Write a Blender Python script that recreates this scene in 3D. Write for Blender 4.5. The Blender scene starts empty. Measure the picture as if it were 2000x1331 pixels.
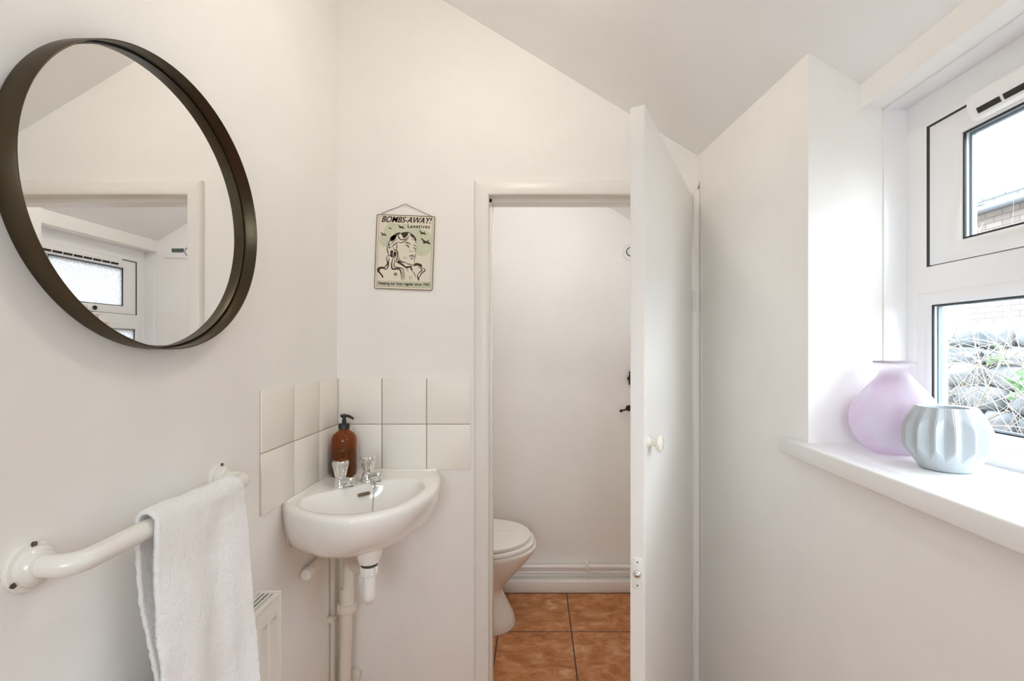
import bpy, bmesh, math, random
from mathutils import Vector, Matrix, noise

# ------------------------------------------------------------------ camera, world, exposure
sc = bpy.context.scene
C = sc.collection
H = 1.28                                    # eye height above the tiled floor
cam_d = bpy.data.cameras.new('camera')
cam = bpy.data.objects.new('camera', cam_d); C.objects.link(cam)
cam.location = (0, 0, H); cam.rotation_euler = (math.pi/2, 0, 0)
cam_d.sensor_width = 36; cam_d.lens = 36*915/2000
cam_d.shift_x = -0.023; cam_d.shift_y = 0.00675
cam_d.clip_start = 0.02; cam_d.clip_end = 200
sc.camera = cam
sc.view_settings.view_transform = 'Standard'; sc.view_settings.look = 'None'
sc.view_settings.exposure = 0.54; sc.view_settings.gamma = 1.0
sc.view_settings.use_curve_mapping = False
SKY_STRENGTH = 8.4
SKY_COLOR = (0.86, 0.93, 1.0)
LAMP_STRENGTH = 37.0
LAMP_COLOR = (1.0, 0.915, 0.815)
w = bpy.data.worlds.new('overcast_sky'); sc.world = w; w.use_nodes = True
wn = w.node_tree.nodes; wl = w.node_tree.links
bg = wn['Background']; bg.inputs['Strength'].default_value = SKY_STRENGTH
tc = wn.new('ShaderNodeTexCoord'); sp = wn.new('ShaderNodeSeparateXYZ')
cr = wn.new('ShaderNodeValToRGB')
cr.color_ramp.elements[0].position = 0.45; cr.color_ramp.elements[0].color = (0.30, 0.30, 0.29, 1)
cr.color_ramp.elements[1].position = 0.55; cr.color_ramp.elements[1].color = (*SKY_COLOR, 1)
mr = wn.new('ShaderNodeMapRange')
mr.inputs[1].default_value = -1; mr.inputs[2].default_value = 1
wl.new(tc.outputs['Generated'], sp.inputs[0]); wl.new(sp.outputs['Z'], mr.inputs[0])
wl.new(mr.outputs[0], cr.inputs[0]); wl.new(cr.outputs[0], bg.inputs['Color'])

def portal(name, x, y, z, sy, sz):
    d = bpy.data.lights.new(name, 'AREA'); d.shape = 'RECTANGLE'; d.size = sz; d.size_y = sy
    d.cycles.is_portal = True
    o = bpy.data.objects.new(name, d); C.objects.link(o); o.location = (x, y, z)
    o.rotation_euler = (0, math.pi/2, 0)     # faces -X, into the room
    return o
portal('window_portal', 0.86, 0.45, H+0.15, 1.1, 0.75)
portal('window_portal', 0.86, 2.19, H+0.26, 0.66, 0.52)
p3 = portal('window_portal', -.12, -1.56, 1.50, .76, 1.0); p3.rotation_euler = (-math.pi/2, 0, math.pi); p3.data.size = .76; p3.data.size_y = 1.0
sc.cycles.max_bounces = 16; sc.cycles.diffuse_bounces = 10; sc.cycles.glossy_bounces = 6
sc.cycles.transparent_max_bounces = 16
sc.cycles.caustics_reflective = False; sc.cycles.caustics_refractive = False
sc.cycles.sample_clamp_indirect = 8

# ------------------------------------------------------------------ materials
def new_mat(name):
    m = bpy.data.materials.new(name); m.use_nodes = True
    return m, m.node_tree.nodes, m.node_tree.links, m.node_tree.nodes['Principled BSDF']
def bump(nt, nodes, links, bsdf, scale, strength, dist=0.002, detail=4, coord='Object'):
    t = nodes.new('ShaderNodeTexCoord'); n = nodes.new('ShaderNodeTexNoise')
    n.inputs['Scale'].default_value = scale; n.inputs['Detail'].default_value = detail
    b = nodes.new('ShaderNodeBump'); b.inputs['Strength'].default_value = strength
    b.inputs['Distance'].default_value = dist
    links.new(t.outputs[coord], n.inputs['Vector']); links.new(n.outputs['Fac'], b.inputs['Height'])
    links.new(b.outputs['Normal'], bsdf.inputs['Normal'])
    return b
def mat(name, col, rough=0.5, metal=0.0, bs=0, bstr=0.2, bd=0.001, spec=0.5, coat=0, vary=0):
    m, n, l, p = new_mat(name)
    p.inputs['Base Color'].default_value = (*col, 1); p.inputs['Roughness'].default_value = rough
    p.inputs['Metallic'].default_value = metal
    p.inputs['Specular IOR Level'].default_value = spec
    p.inputs['Coat Weight'].default_value = coat
    if bs: bump(m.node_tree, n, l, p, bs, bstr, bd)
    if vary:
        t = n.new('ShaderNodeTexCoord'); nz = n.new('ShaderNodeTexNoise'); nz.inputs['Scale'].default_value = 3.5
        nz.inputs['Detail'].default_value = 5
        r = n.new('ShaderNodeValToRGB')
        r.color_ramp.elements[0].position = .3; r.color_ramp.elements[1].position = .7
        r.color_ramp.elements[0].color = (*[c*(1-vary) for c in col], 1)
        r.color_ramp.elements[1].color = (*[min(1, c*(1+vary*.5)) for c in col], 1)
        l.new(t.outputs['Object'], nz.inputs['Vector']); l.new(nz.outputs['Fac'], r.inputs[0])
        l.new(r.outputs[0], p.inputs['Base Color'])
    return m
def plaster(name, col, lumps=0.35):
    """painted plaster: broad waviness, fine roller stipple, a few chips"""
    m, n, l, p = new_mat(name)
    p.inputs['Roughness'].default_value = 0.62; p.inputs['Specular IOR Level'].default_value = 0.35
    t = n.new('ShaderNodeTexCoord')
    a = n.new('ShaderNodeTexNoise'); a.inputs['Scale'].default_value = 5; a.inputs['Detail'].default_value = 6
    b = n.new('ShaderNodeTexNoise'); b.inputs['Scale'].default_value = 160 if lumps < .45 else 42; b.inputs['Detail'].default_value = 2
    l.new(t.outputs['Object'], a.inputs['Vector']); l.new(t.outputs['Object'], b.inputs['Vector'])
    ba = n.new('ShaderNodeBump'); ba.inputs['Strength'].default_value = lumps; ba.inputs['Distance'].default_value = 0.01
    bb = n.new('ShaderNodeBump'); bb.inputs['Strength'].default_value = 0.12; bb.inputs['Distance'].default_value = 0.001 if lumps < .45 else .006
    l.new(a.outputs['Fac'], ba.inputs['Height']); l.new(b.outputs['Fac'], bb.inputs['Height'])
    l.new(ba.outputs['Normal'], bb.inputs['Normal']); l.new(bb.outputs['Normal'], p.inputs['Normal'])
    r = n.new('ShaderNodeValToRGB')
    r.color_ramp.elements[0].position = .35; r.color_ramp.elements[1].position = .65
    r.color_ramp.elements[0].color = (*[c*0.975 for c in col], 1); r.color_ramp.elements[1].color = (*col, 1)
    l.new(a.outputs['Fac'], r.inputs[0]); l.new(r.outputs[0], p.inputs['Base Color'])
    return m

M = {}
M['wall'] = plaster('wall_paint', (0.905, 0.892, 0.868))
M['wall_rough'] = plaster('wall_paint_rough', (0.905, 0.892, 0.868), 0.5)
M['ceiling'] = plaster('ceiling_paint', (0.89, 0.89, 0.885), 0.3)
M['gloss'] = mat('gloss_paint', (0.86, 0.842, 0.81), 0.32, bs=30, bstr=.08, bd=.002)
M['sill'] = mat('sill_paint', (0.88, 0.88, 0.88), 0.28, bs=20, bstr=.06, bd=.002)
M['upvc'] = mat('white_upvc', (0.88, 0.88, 0.89), 0.22)
M['gasket'] = mat('black_gasket', (0.015, 0.018, 0.02), 0.5)
M['ceramic'] = mat('glazed_ceramic', (0.89, 0.868, 0.83), 0.08, coat=0.5)
M['ceramic_white'] = mat('toilet_ceramic', (0.88, 0.86, 0.82), 0.10, coat=0.4)
M['seat'] = mat('painted_seat', (0.87, 0.85, 0.80), 0.28)
M['enamel'] = mat('radiator_enamel', (0.83, 0.81, 0.76), 0.3)
M['rail'] = mat('rail_plastic', (0.82, 0.80, 0.75), 0.22, coat=.3)
M['chrome'] = mat('chrome', (0.80, 0.80, 0.80), 0.06, 1.0)
M['worn_chrome'] = mat('worn_chrome', (0.60, 0.58, 0.54), 0.2, 1.0)
M['screw'] = mat('screw_metal', (0.16, 0.15, 0.12), 0.4, 0.9)
M['dark'] = mat('dark_recess', (0.03, 0.025, 0.02), 0.8)
M['radiator_dark'] = mat('radiator_inside', (0.12, 0.08, 0.045), 0.8)  # dark brown for the block seen through the top grille
M['blackplastic'] = mat('black_plastic', (0.012, 0.012, 0.014), 0.35)
M['pipe'] = mat('painted_pipe', (0.78, 0.73, 0.65), 0.4, bs=60, bstr=.1)
M['whitepipe'] = mat('white_pipe_plastic', (0.87, 0.86, 0.83), 0.3)
M['bronze'] = mat('dark_bronze', (0.05, 0.035, 0.02), 0.35, 0.8)
M['rubber'] = mat('trap_rubber', (0.06, 0.05, 0.04), 0.7)
M['paper_dark'] = mat('charcoal_display', (0.10, 0.13, 0.10), 0.2)
M['black_ink'] = mat('black_ink', (0.035, 0.024, 0.012), 0.6)
M['print_edge'] = mat('aged_border', (0.16, 0.12, 0.06), 0.5)
M['print_green'] = mat('print_green', (0.60, 0.62, 0.47), 0.6)
M['print_band'] = mat('print_band', (0.62, 0.62, 0.48), 0.6)
M['print_cream'] = mat('print_cream', (0.80, 0.74, 0.62), 0.55, vary=.06)
M['print_grey'] = mat('print_grey', (0.42, 0.37, 0.30), 0.6)
M['cord'] = mat('brown_cord', (0.10, 0.08, 0.06), 0.7)
M['knob'] = mat('cream_knob', (0.85, 0.81, 0.70), 0.15, coat=.5)
M['twig'] = mat('dry_twig', (0.30, 0.265, 0.23), 0.8)
M['leaf'] = mat('green_leaf', (0.10, 0.20, 0.07), 0.5)
M['petal'] = mat('pink_petal', (0.90, 0.78, 0.75), 0.6)
M['overflow'] = mat('overflow_brown', (0.16, 0.11, 0.07), 0.5)  # dark brown of the pill that marks the overflow slot
M['porcelain'] = mat('matte_porcelain', (0.475, 0.515, 0.55), 0.34)

def mirror_mat():
    m, n, l, p = new_mat('mirror_silver')
    p.inputs['Base Color'].default_value = (0.90, 0.90, 0.885, 1); p.inputs['Metallic'].default_value = 1
    p.inputs['Roughness'].default_value = 0.0
    return m
M['mirror'] = mirror_mat()
M['mirror_edge'] = mat('mirror_glass_edge', (0.92, 0.94, 0.92), 0.15, .6)
def frame_mat():
    m, n, l, p = new_mat('brushed_dark_bronze')
    p.inputs['Base Color'].default_value = (0.085, 0.067, 0.042, 1); p.inputs['Metallic'].default_value = 0.9
    p.inputs['Roughness'].default_value = 0.33
    bump(m.node_tree, n, l, p, 300, 0.1, 0.0006)
    return m
M['frame'] = frame_mat()
def thin_fresnel(n, l, ior):
    """reflectance of a thin pane: only its outer faces reflect"""
    fr = n.new('ShaderNodeFresnel'); fr.inputs['IOR'].default_value = ior
    g = n.new('ShaderNodeNewGeometry'); inv = n.new('ShaderNodeMath'); inv.operation = 'SUBTRACT'
    inv.inputs[0].default_value = 1.0; l.new(g.outputs['Backfacing'], inv.inputs[1])
    mu = n.new('ShaderNodeMath'); mu.operation = 'MULTIPLY'
    l.new(fr.outputs[0], mu.inputs[0]); l.new(inv.outputs[0], mu.inputs[1]); return mu
def glass_mat(name, tint, frosted=False):
    m = bpy.data.materials.new(name); m.use_nodes = True
    n = m.node_tree.nodes; l = m.node_tree.links; n.clear()
    out = n.new('ShaderNodeOutputMaterial'); mx = n.new('ShaderNodeMixShader')
    fr = thin_fresnel(n, l, 1.35)
    gl = n.new('ShaderNodeBsdfGlossy'); gl.inputs['Roughness'].default_value = 0.02
    tr = n.new('ShaderNodeBsdfTransparent'); tr.inputs['Color'].default_value = (*tint, 1)
    l.new(fr.outputs[0], mx.inputs[0]); l.new(gl.outputs[0], mx.inputs[2]); l.new(mx.outputs[0], out.inputs[0])
    if not frosted:
        l.new(tr.outputs[0], mx.inputs[1])
    else:                                   # pebbled privacy glass: scatters the daylight
        tl = n.new('ShaderNodeBsdfTranslucent'); tl.inputs['Color'].default_value = (0.80, 0.83, 0.86, 1)
        t = n.new('ShaderNodeTexCoord'); v = n.new('ShaderNodeTexVoronoi'); v.inputs['Scale'].default_value = 190
        r = n.new('ShaderNodeMapRange'); r.inputs[1].default_value = 0.0; r.inputs[2].default_value = 0.9
        r.inputs[3].default_value = 0.93; r.inputs[4].default_value = 1.0
        b = n.new('ShaderNodeBump'); b.inputs['Strength'].default_value = 0.8; b.inputs['Distance'].default_value = 0.002
        l.new(t.outputs['Object'], v.inputs['Vector']); l.new(v.outputs['Distance'], r.inputs[0])
        l.new(v.outputs['Distance'], b.inputs['Height'])
        l.new(b.outputs['Normal'], tl.inputs['Normal']); l.new(b.outputs['Normal'], gl.inputs['Normal'])
        cr_ = n.new('ShaderNodeValToRGB'); cr_.color_ramp.elements[0].position = .1; cr_.color_ramp.elements[1].position = .6
        cr_.color_ramp.elements[0].color = (.26, .265, .27, 1); cr_.color_ramp.elements[1].color = (.66, .665, .67, 1)
        l.new(v.outputs['Distance'], cr_.inputs[0]); l.new(cr_.outputs[0], tl.inputs['Color'])
        m2 = n.new('ShaderNodeMixShader'); l.new(r.outputs[0], m2.inputs[0])
        l.new(tr.outputs[0], m2.inputs[1]); l.new(tl.outputs[0], m2.inputs[2])
        l.new(m2.outputs[0], mx.inputs[1])
    return m
M['glass'] = glass_mat('clear_glass', (0.95, 0.975, 0.98))
M['frosted'] = glass_mat('pebbled_glass', (0.95, 0.97, 0.98), True)
M['spacer'] = mat('pane_spacer', (0.28, 0.34, 0.40), 0.4, 0.6)
def amber_mat():
    m = bpy.data.materials.new('amber_glass'); m.use_nodes = True
    n = m.node_tree.nodes; l = m.node_tree.links; n.clear()
    out = n.new('ShaderNodeOutputMaterial'); mx = n.new('ShaderNodeMixShader')
    fr = thin_fresnel(n, l, 1.45)
    gl = n.new('ShaderNodeBsdfGlossy'); gl.inputs['Roughness'].default_value = 0.06
    tr = n.new('ShaderNodeBsdfTransparent'); tr.inputs['Color'].default_value = (0.66, 0.27, 0.05, 1)
    df = n.new('ShaderNodeBsdfDiffuse'); df.inputs['Color'].default_value = (0.26, 0.075, 0.01, 1)
    m2 = n.new('ShaderNodeMixShader'); m2.inputs[0].default_value = 0.35
    l.new(tr.outputs[0], m2.inputs[1]); l.new(df.outputs[0], m2.inputs[2])
    l.new(fr.outputs[0], mx.inputs[0]); l.new(m2.outputs[0], mx.inputs[1]); l.new(gl.outputs[0], mx.inputs[2])
    l.new(mx.outputs[0], out.inputs[0]); return m
M['amber'] = amber_mat()
M['liquid'] = mat('amber_soap', (0.055, 0.03, 0.006), 0.3)
def pink_mat():
    m = bpy.data.materials.new('frosted_pink_glass'); m.use_nodes = True
    n = m.node_tree.nodes; l = m.node_tree.links; n.clear()
    out = n.new('ShaderNodeOutputMaterial'); mx = n.new('ShaderNodeMixShader'); mx.inputs[0].default_value = 0.72
    t = n.new('ShaderNodeTexCoord'); nz = n.new('ShaderNodeTexNoise'); nz.inputs['Scale'].default_value = 14
    nz.inputs['Detail'].default_value = 3
    r = n.new('ShaderNodeValToRGB'); r.color_ramp.elements[0].position = .35; r.color_ramp.elements[1].position = .65
    r.color_ramp.elements[0].color = (0.92, 0.74, 0.88, 1); r.color_ramp.elements[1].color = (0.95, 0.90, 0.96, 1)
    l.new(t.outputs['Object'], nz.inputs['Vector']); l.new(nz.outputs['Fac'], r.inputs[0])
    d = n.new('ShaderNodeBsdfDiffuse'); tl = n.new('ShaderNodeBsdfTranslucent')
    l.new(r.outputs[0], d.inputs[0]); l.new(r.outputs[0], tl.inputs[0])
    l.new(d.outputs[0], mx.inputs[1]); l.new(tl.outputs[0], mx.inputs[2])
    g = n.new('ShaderNodeBsdfGlossy'); g.inputs['Roughness'].default_value = .35
    f = n.new('ShaderNodeFresnel'); f.inputs['IOR'].default_value = 1.3
    m3 = n.new('ShaderNodeMixShader'); l.new(f.outputs[0], m3.inputs[0])
    l.new(mx.outputs[0], m3.inputs[1]); l.new(g.outputs[0], m3.inputs[2]); l.new(m3.outputs[0], out.inputs[0])
    return m
M['pink'] = pink_mat()
def towel_mat():
    m, n, l, p = new_mat('white_terry')
    p.inputs['Base Color'].default_value = (0.96, 0.96, 0.955, 1); p.inputs['Roughness'].default_value = 0.95
    p.inputs['Specular IOR Level'].default_value = 0.1
    p.inputs['Sheen Weight'].default_value = 0.5; p.inputs['Sheen Roughness'].default_value = 0.6
    bump(m.node_tree, n, l, p, 380, 0.8, 0.003, 6)
    return m
M['towel'] = towel_mat()
def tile_floor_mat():
    m, n, l, p = new_mat('terracotta_floor')
    p.inputs['Roughness'].default_value = 0.38
    t = n.new('ShaderNodeTexCoord')
    mp = n.new('ShaderNodeMapping'); mp.inputs['Location'].default_value = (0.171-0.0025, -2.11+0.0025+0.33*8, 0)
    br = n.new('ShaderNodeTexBrick'); br.offset = 0.0; br.inputs['Scale'].default_value = 1.0
    br.inputs['Brick Width'].default_value = 0.33; br.inputs['Row Height'].default_value = 0.33
    br.inputs['Mortar Size'].default_value = 0.0028; br.inputs['Mortar Smooth'].default_value = 0.1
    br.inputs['Bias'].default_value = 0.0
    l.new(t.outputs['Object'], mp.inputs[0]); l.new(mp.outputs[0], br.inputs['Vector'])
    n1 = n.new('ShaderNodeTexNoise'); n1.inputs['Scale'].default_value = 11; n1.inputs['Detail'].default_value = 9
    n1.inputs['Roughness'].default_value = .68; n1.inputs['Distortion'].default_value = .7
    mp2 = n.new('ShaderNodeMapping'); mp2.inputs['Rotation'].default_value = (0, 0, .6); mp2.inputs['Scale'].default_value = (1, 1.7, 1)
    l.new(t.outputs['Object'], mp2.inputs[0]); l.new(mp2.outputs[0], n1.inputs['Vector'])
    r = n.new('ShaderNodeValToRGB'); e = r.color_ramp.elements
    e[0].position = 0.30; e[0].color = (0.27, 0.092, 0.024, 1)
    e[1].position = 0.72; e[1].color = (0.66, 0.43, 0.25, 1)
    x = e.new(0.46); x.color = (0.44, 0.165, 0.048, 1)
    x = e.new(0.58); x.color = (0.56, 0.26, 0.115, 1)
    l.new(n1.outputs['Fac'], r.inputs[0])
    mx = n.new('ShaderNodeMix'); mx.data_type = 'RGBA'
    mx.inputs[7].default_value = (0.05, 0.035, 0.03, 1)
    l.new(br.outputs['Fac'], mx.inputs[0]); l.new(r.outputs[0], mx.inputs[6]); l.new(mx.outputs[2], p.inputs['Base Color'])
    b = n.new('ShaderNodeBump'); b.inputs['Strength'].default_value = 1; b.inputs['Distance'].default_value = 0.002; b.invert = True
    b2 = n.new('ShaderNodeBump'); b2.inputs['Strength'].default_value = .25; b2.inputs['Distance'].default_value = 0.002
    l.new(br.outputs['Fac'], b.inputs['Height']); l.new(n1.outputs['Fac'], b2.inputs['Height'])
    l.new(b.outputs['Normal'], b2.inputs['Normal']); l.new(b2.outputs['Normal'], p.inputs['Normal'])
    return m
M['floor'] = tile_floor_mat()
M['tile'] = mat('cream_tile', (0.88, 0.85, 0.79), 0.38, bs=6, bstr=.04, bd=.004, spec=.3)
M['grout'] = mat('tile_grout', (0.46, 0.40, 0.32), 0.9)
def brick_mat(name, c1, c2, mort, bw, rh, ms, axis='yz'):
    m, n, l, p = new_mat(name); p.inputs['Roughness'].default_value = .85
    t = n.new('ShaderNodeTexCoord'); s = n.new('ShaderNodeSeparateXYZ'); c = n.new('ShaderNodeCombineXYZ')
    l.new(t.outputs['Object'], s.inputs[0]); l.new(s.outputs['Y'], c.inputs['X']); l.new(s.outputs['Z'], c.inputs['Y'])
    br = n.new('ShaderNodeTexBrick'); br.inputs['Scale'].default_value = 1
    br.inputs['Brick Width'].default_value = bw; br.inputs['Row Height'].default_value = rh
    br.inputs['Mortar Size'].default_value = ms
    br.inputs['Color1'].default_value = (*c1, 1); br.inputs['Color2'].default_value = (*c2, 1); br.inputs['Mortar'].default_value = (*mort, 1)
    l.new(c.outputs[0], br.inputs['Vector']); l.new(br.outputs['Color'], p.inputs['Base Color'])
    return m
M['brick'] = brick_mat('pale_brick', (0.20, 0.165, 0.15), (0.25, 0.21, 0.19), (0.11, 0.10, 0.10), .225, .075, .006)
M['slate'] = brick_mat('slate_roof', (0.13, 0.13, 0.135), (0.15, 0.15, 0.155), (0.07, 0.07, 0.075), .30, .14, .008)
def stone_mat():
    m, n, l, p = new_mat('garden_stone'); p.inputs['Roughness'].default_value = .9
    t = n.new('ShaderNodeTexCoord'); nz = n.new('ShaderNodeTexNoise'); nz.inputs['Scale'].default_value = 5; nz.inputs['Detail'].default_value = 8
    r = n.new('ShaderNodeValToRGB'); e = r.color_ramp.elements
    e[0].position = .35; e[0].color = (0.10, 0.125, 0.14, 1); e[1].position = .65; e[1].color = (0.26, 0.26, 0.27, 1)
    l.new(t.outputs['Object'], nz.inputs['Vector']); l.new(nz.outputs['Fac'], r.inputs[0]); l.new(r.outputs[0], p.inputs['Base Color'])
    b = n.new('ShaderNodeBump'); b.inputs['Distance'].default_value = .02; l.new(nz.outputs['Fac'], b.inputs['Height']); l.new(b.outputs['Normal'], p.inputs['Normal'])
    return m
M['stone'] = stone_mat()
M['soil'] = mat('garden_soil', (0.20, 0.17, 0.13), .95, vary=.4)
def emit_mat(name, col, s):
    m = bpy.data.materials.new(name); m.use_nodes = True
    n = m.node_tree.nodes; l = m.node_tree.links; n.clear()
    o = n.new('ShaderNodeOutputMaterial'); e = n.new('ShaderNodeEmission')
    e.inputs['Color'].default_value = (*col, 1); e.inputs['Strength'].default_value = s
    l.new(e.outputs[0], o.inputs[0]); return m

# ------------------------------------------------------------------ mesh helpers (all coordinates are world metres)
def world_of(o):
    m = o.matrix_basis.copy()
    while o.parent: o = o.parent; m = o.matrix_basis @ m
    return m
class MB:
    def __init__(s): s.bm = bmesh.new()
    def box(s, x0, x1, y0, y1, z0, z1, bev=0, seg=2, mtx=None):
        r = bmesh.ops.create_cube(s.bm, size=1)
        vs = r['verts']
        bmesh.ops.scale(s.bm, vec=(abs(x1-x0), abs(y1-y0), abs(z1-z0)), verts=vs)
        bmesh.ops.translate(s.bm, vec=((x0+x1)/2, (y0+y1)/2, (z0+z1)/2), verts=vs)
        if bev:
            es = list({e for v in vs for e in v.link_edges})
            g = bmesh.ops.bevel(s.bm, geom=es, offset=bev, segments=seg, affect='EDGES', profile=0.5, clamp_overlap=True)
            vs = list({v for f in g['faces'] for v in f.verts} | {v for v in vs if v.is_valid})
        if mtx is not None: bmesh.ops.transform(s.bm, matrix=mtx, verts=[v for v in vs if v.is_valid])
        return s
    def prism(s, pts, p0, p1):
        """pts: list of 3d points (planar loop) ; extruded by vector p1-p0"""
        d = Vector(p1)-Vector(p0)
        a = [s.bm.verts.new(Vector(p)) for p in pts]; b = [s.bm.verts.new(Vector(p)+d) for p in pts]
        s.bm.faces.new(a); s.bm.faces.new(b[::-1])
        for i in range(len(a)):
            j = (i+1) % len(a); s.bm.faces.new((a[j], a[i], b[i], b[j]))
        return s
    def ring_loft(s, rings, cap0=True, cap1=True, closed=True):
        R = [[s.bm.verts.new(Vector(p)) for p in r] for r in rings]
        for a, b in zip(R, R[1:]):
            n = len(a)
            for i in range(n if closed else n-1):
                j = (i+1) % n; s.bm.faces.new((a[i], a[j], b[j], b[i]))
        if cap0: s.bm.faces.new(R[0][::-1])
        if cap1: s.bm.faces.new(R[-1])
        return s
    def lathe(s, prof, c, n=48, axis='z', cap0=False, cap1=False, mtx=None):
        """prof: (radius, height) pairs along the axis"""
        rings = []
        for r, h in prof:
            ring = []
            for i in range(n):
                a = 2*math.pi*i/n; x, y = r*math.cos(a), r*math.sin(a)
                v = Vector((x, y, h)) if axis == 'z' else (Vector((h, x, y)) if axis == 'x' else Vector((y, h, x)))
                if mtx is not None: v = mtx @ v
                ring.append(v+Vector(c))
            rings.append(ring)
        return s.ring_loft(rings, cap0, cap1)
    def tube(s, path, r, n=16, caps=True, smooth=0):
        P = [Vector(p) for p in path]
        rr = r if isinstance(r, (list, tuple)) else [r]*len(P)
        rings = []; up = None
        for i, p in enumerate(P):
            t = (P[min(i+1, len(P)-1)]-P[max(i-1, 0)]).normalized()
            if up is None:
                up = Vector((0, 0, 1)) if abs(t.z) < .9 else Vector((1, 0, 0))
            u = (up - t*up.dot(t)).normalized(); v = t.cross(u); up = u
            rings.append([p + (u*math.cos(2*math.pi*k/n)+v*math.sin(2*math.pi*k/n))*rr[i] for k in range(n)])
        return s.ring_loft(rings, caps, caps)
    def frame(s, x0, x1, ya, yb, za, zb, wy0, wy1, wz0, wz1, bev=.002):
        """rectangular frame in the YZ plane, wy0/wy1 widths at low/high Y, wz0/wz1 at bottom/top"""
        s.box(x0, x1, ya, ya+wy0, za, zb, bev); s.box(x0, x1, yb-wy1, yb, za, zb, bev)
        s.box(x0, x1, ya+wy0-.001, yb-wy1+.001, za, za+wz0, bev); s.box(x0, x1, ya+wy0-.001, yb-wy1+.001, zb-wz1, zb, bev)
        return s
    def build(s, name, m, parent=None, smooth=True, ang=35, recalc=True):
        if recalc: bmesh.ops.recalc_face_normals(s.bm, faces=s.bm.faces)
        if parent is not None:
            bmesh.ops.transform(s.bm, matrix=world_of(parent).inverted(), verts=s.bm.verts)
        me = bpy.data.meshes.new(name); s.bm.to_mesh(me); s.bm.free()
        for f in me.polygons: f.use_smooth = smooth
        if smooth: me.set_sharp_from_angle(angle=math.radians(ang))
        o = bpy.data.objects.new(name, me); C.objects.link(o)
        if m is not None: me.materials.append(m)
        if parent is not None: o.parent = parent
        return o
def tag(o, label=None, cat=None, group=None, kind=None):
    if label: o['label'] = label
    if cat: o['category'] = cat
    if group: o['group'] = group
    if kind: o['kind'] = kind
    return o
def thing(name, loc, label, cat, group=None, rot=(0, 0, 0)):
    o = bpy.data.objects.new(name, None); C.objects.link(o); o.location = loc; o.rotation_euler = rot
    o.empty_display_size = .05
    return tag(o, label, cat, group)
def struct(o, label=None, cat=None):
    o['kind'] = 'structure'
    if label: o['label'] = label
    if cat: o['category'] = cat
    return o
def bez(pts, n=12):
    """Catmull-Rom through the points"""
    P = [Vector(p) for p in pts]; P = [2*P[0]-P[1]]+P+[2*P[-1]-P[-2]]; out = []
    for i in range(1, len(P)-2):
        for k in range(n):
            t = k/n; a, b, c, d = P[i-1], P[i], P[i+1], P[i+2]
            out.append(.5*((2*b)+(c-a)*t+(2*a-5*b+4*c-d)*t*t+(3*b-a-3*c+d)*t**3))
    out.append(P[-2]); return out
def arc_path(pts, r, n=8):
    """polyline with rounded corners of radius r"""
    P = [Vector(p) for p in pts]; out = [P[0]]
    for i in range(1, len(P)-1):
        a = (P[i-1]-P[i]); b = (P[i+1]-P[i]); k = min(r, a.length*.49, b.length*.49)
        p0 = P[i]+a.normalized()*k; p1 = P[i]+b.normalized()*k
        for j in range(n+1):
            t = j/n; out.append((1-t)**2*p0+2*t*(1-t)*P[i]+t*t*p1)
    out.append(P[-1]); return out

# ------------------------------------------------------------------ the room
XL = -0.6734          # left wall face
YB = 1.589            # wall with the doorway, face towards us
YB2 = 1.675
YF = 2.50             # far wall of the toilet room
YN = -1.45            # wall behind the viewpoint
def ceil_z(x): return H+0.651-0.6112*(x-0.549)
def top_z(x): return max(ceil_z(x)+.01, H+.61)
struct(MB().box(-.80, .845, YN-.1, YF+.12, -.1, 0).build('floor', M['floor'], smooth=False))
mb = MB()
a, b = -.85, .72
mb.prism([(a, YN-.1, ceil_z(a)), (b, YN-.1, ceil_z(b)), (b, YN-.1, ceil_z(b)+.12), (a, YN-.1, ceil_z(a)+.12)], (0, YN, 0), (0, YF+.1+.12, 0))
mb.bm.verts.ensure_lookup_table()
struct(mb.build('ceiling', M['ceiling'], smooth=False))
struct(MB().box(XL-.12, XL, YN-.1, YF+.12, 0, ceil_z(XL)+.02).build('wall_left', M['wall'], smooth=False))
def gable(mb, x0, x1, y0, y1, z0):
    return mb.prism([(x0, y0, z0), (x1, y0, z0), (x1, y0, top_z(x1)), (x0, y0, top_z(x0))], (0, y0, 0), (0, y1, 0))
# wall with the doorway
DX0, DX1, DZ = -.178, .553, H+.532      # rough opening
mb = MB()
gable(mb, XL-.01, DX0, YB, YB2, 0); gable(mb, DX0, .70, YB, YB2, DZ)
mb.box(DX1, .70, YB, YB2, 0, DZ)
struct(mb.build('wall_back', M['wall_rough'], smooth=False))
mb = MB(); gable(mb, XL-.01, .84, YF, YF+.1, 0)
struct(mb.build('wall_far', M['wall'], smooth=False))
mb = MB()
FX0, FX1, FZ0, FZ1 = -.50, .26, 1.0, 2.0     # unseen back window, added behind the viewpoint for fill daylight
gable(mb, XL-.01, FX0, YN-.1, YN, 0); gable(mb, FX1, .84, YN-.1, YN, 0)
mb.box(FX0-.001, FX1+.001, YN-.1, YN, 0, FZ0)
mb.prism([(FX0, YN-.1, FZ1), (FX1, YN-.1, FZ1), (FX1, YN-.1, max(top_z(FX1), FZ1+.01)), (FX0, YN-.1, top_z(FX0))], (0, YN-.1, 0), (0, YN, 0))
struct(mb.build('wall_front', M['wall'], smooth=False))
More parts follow.
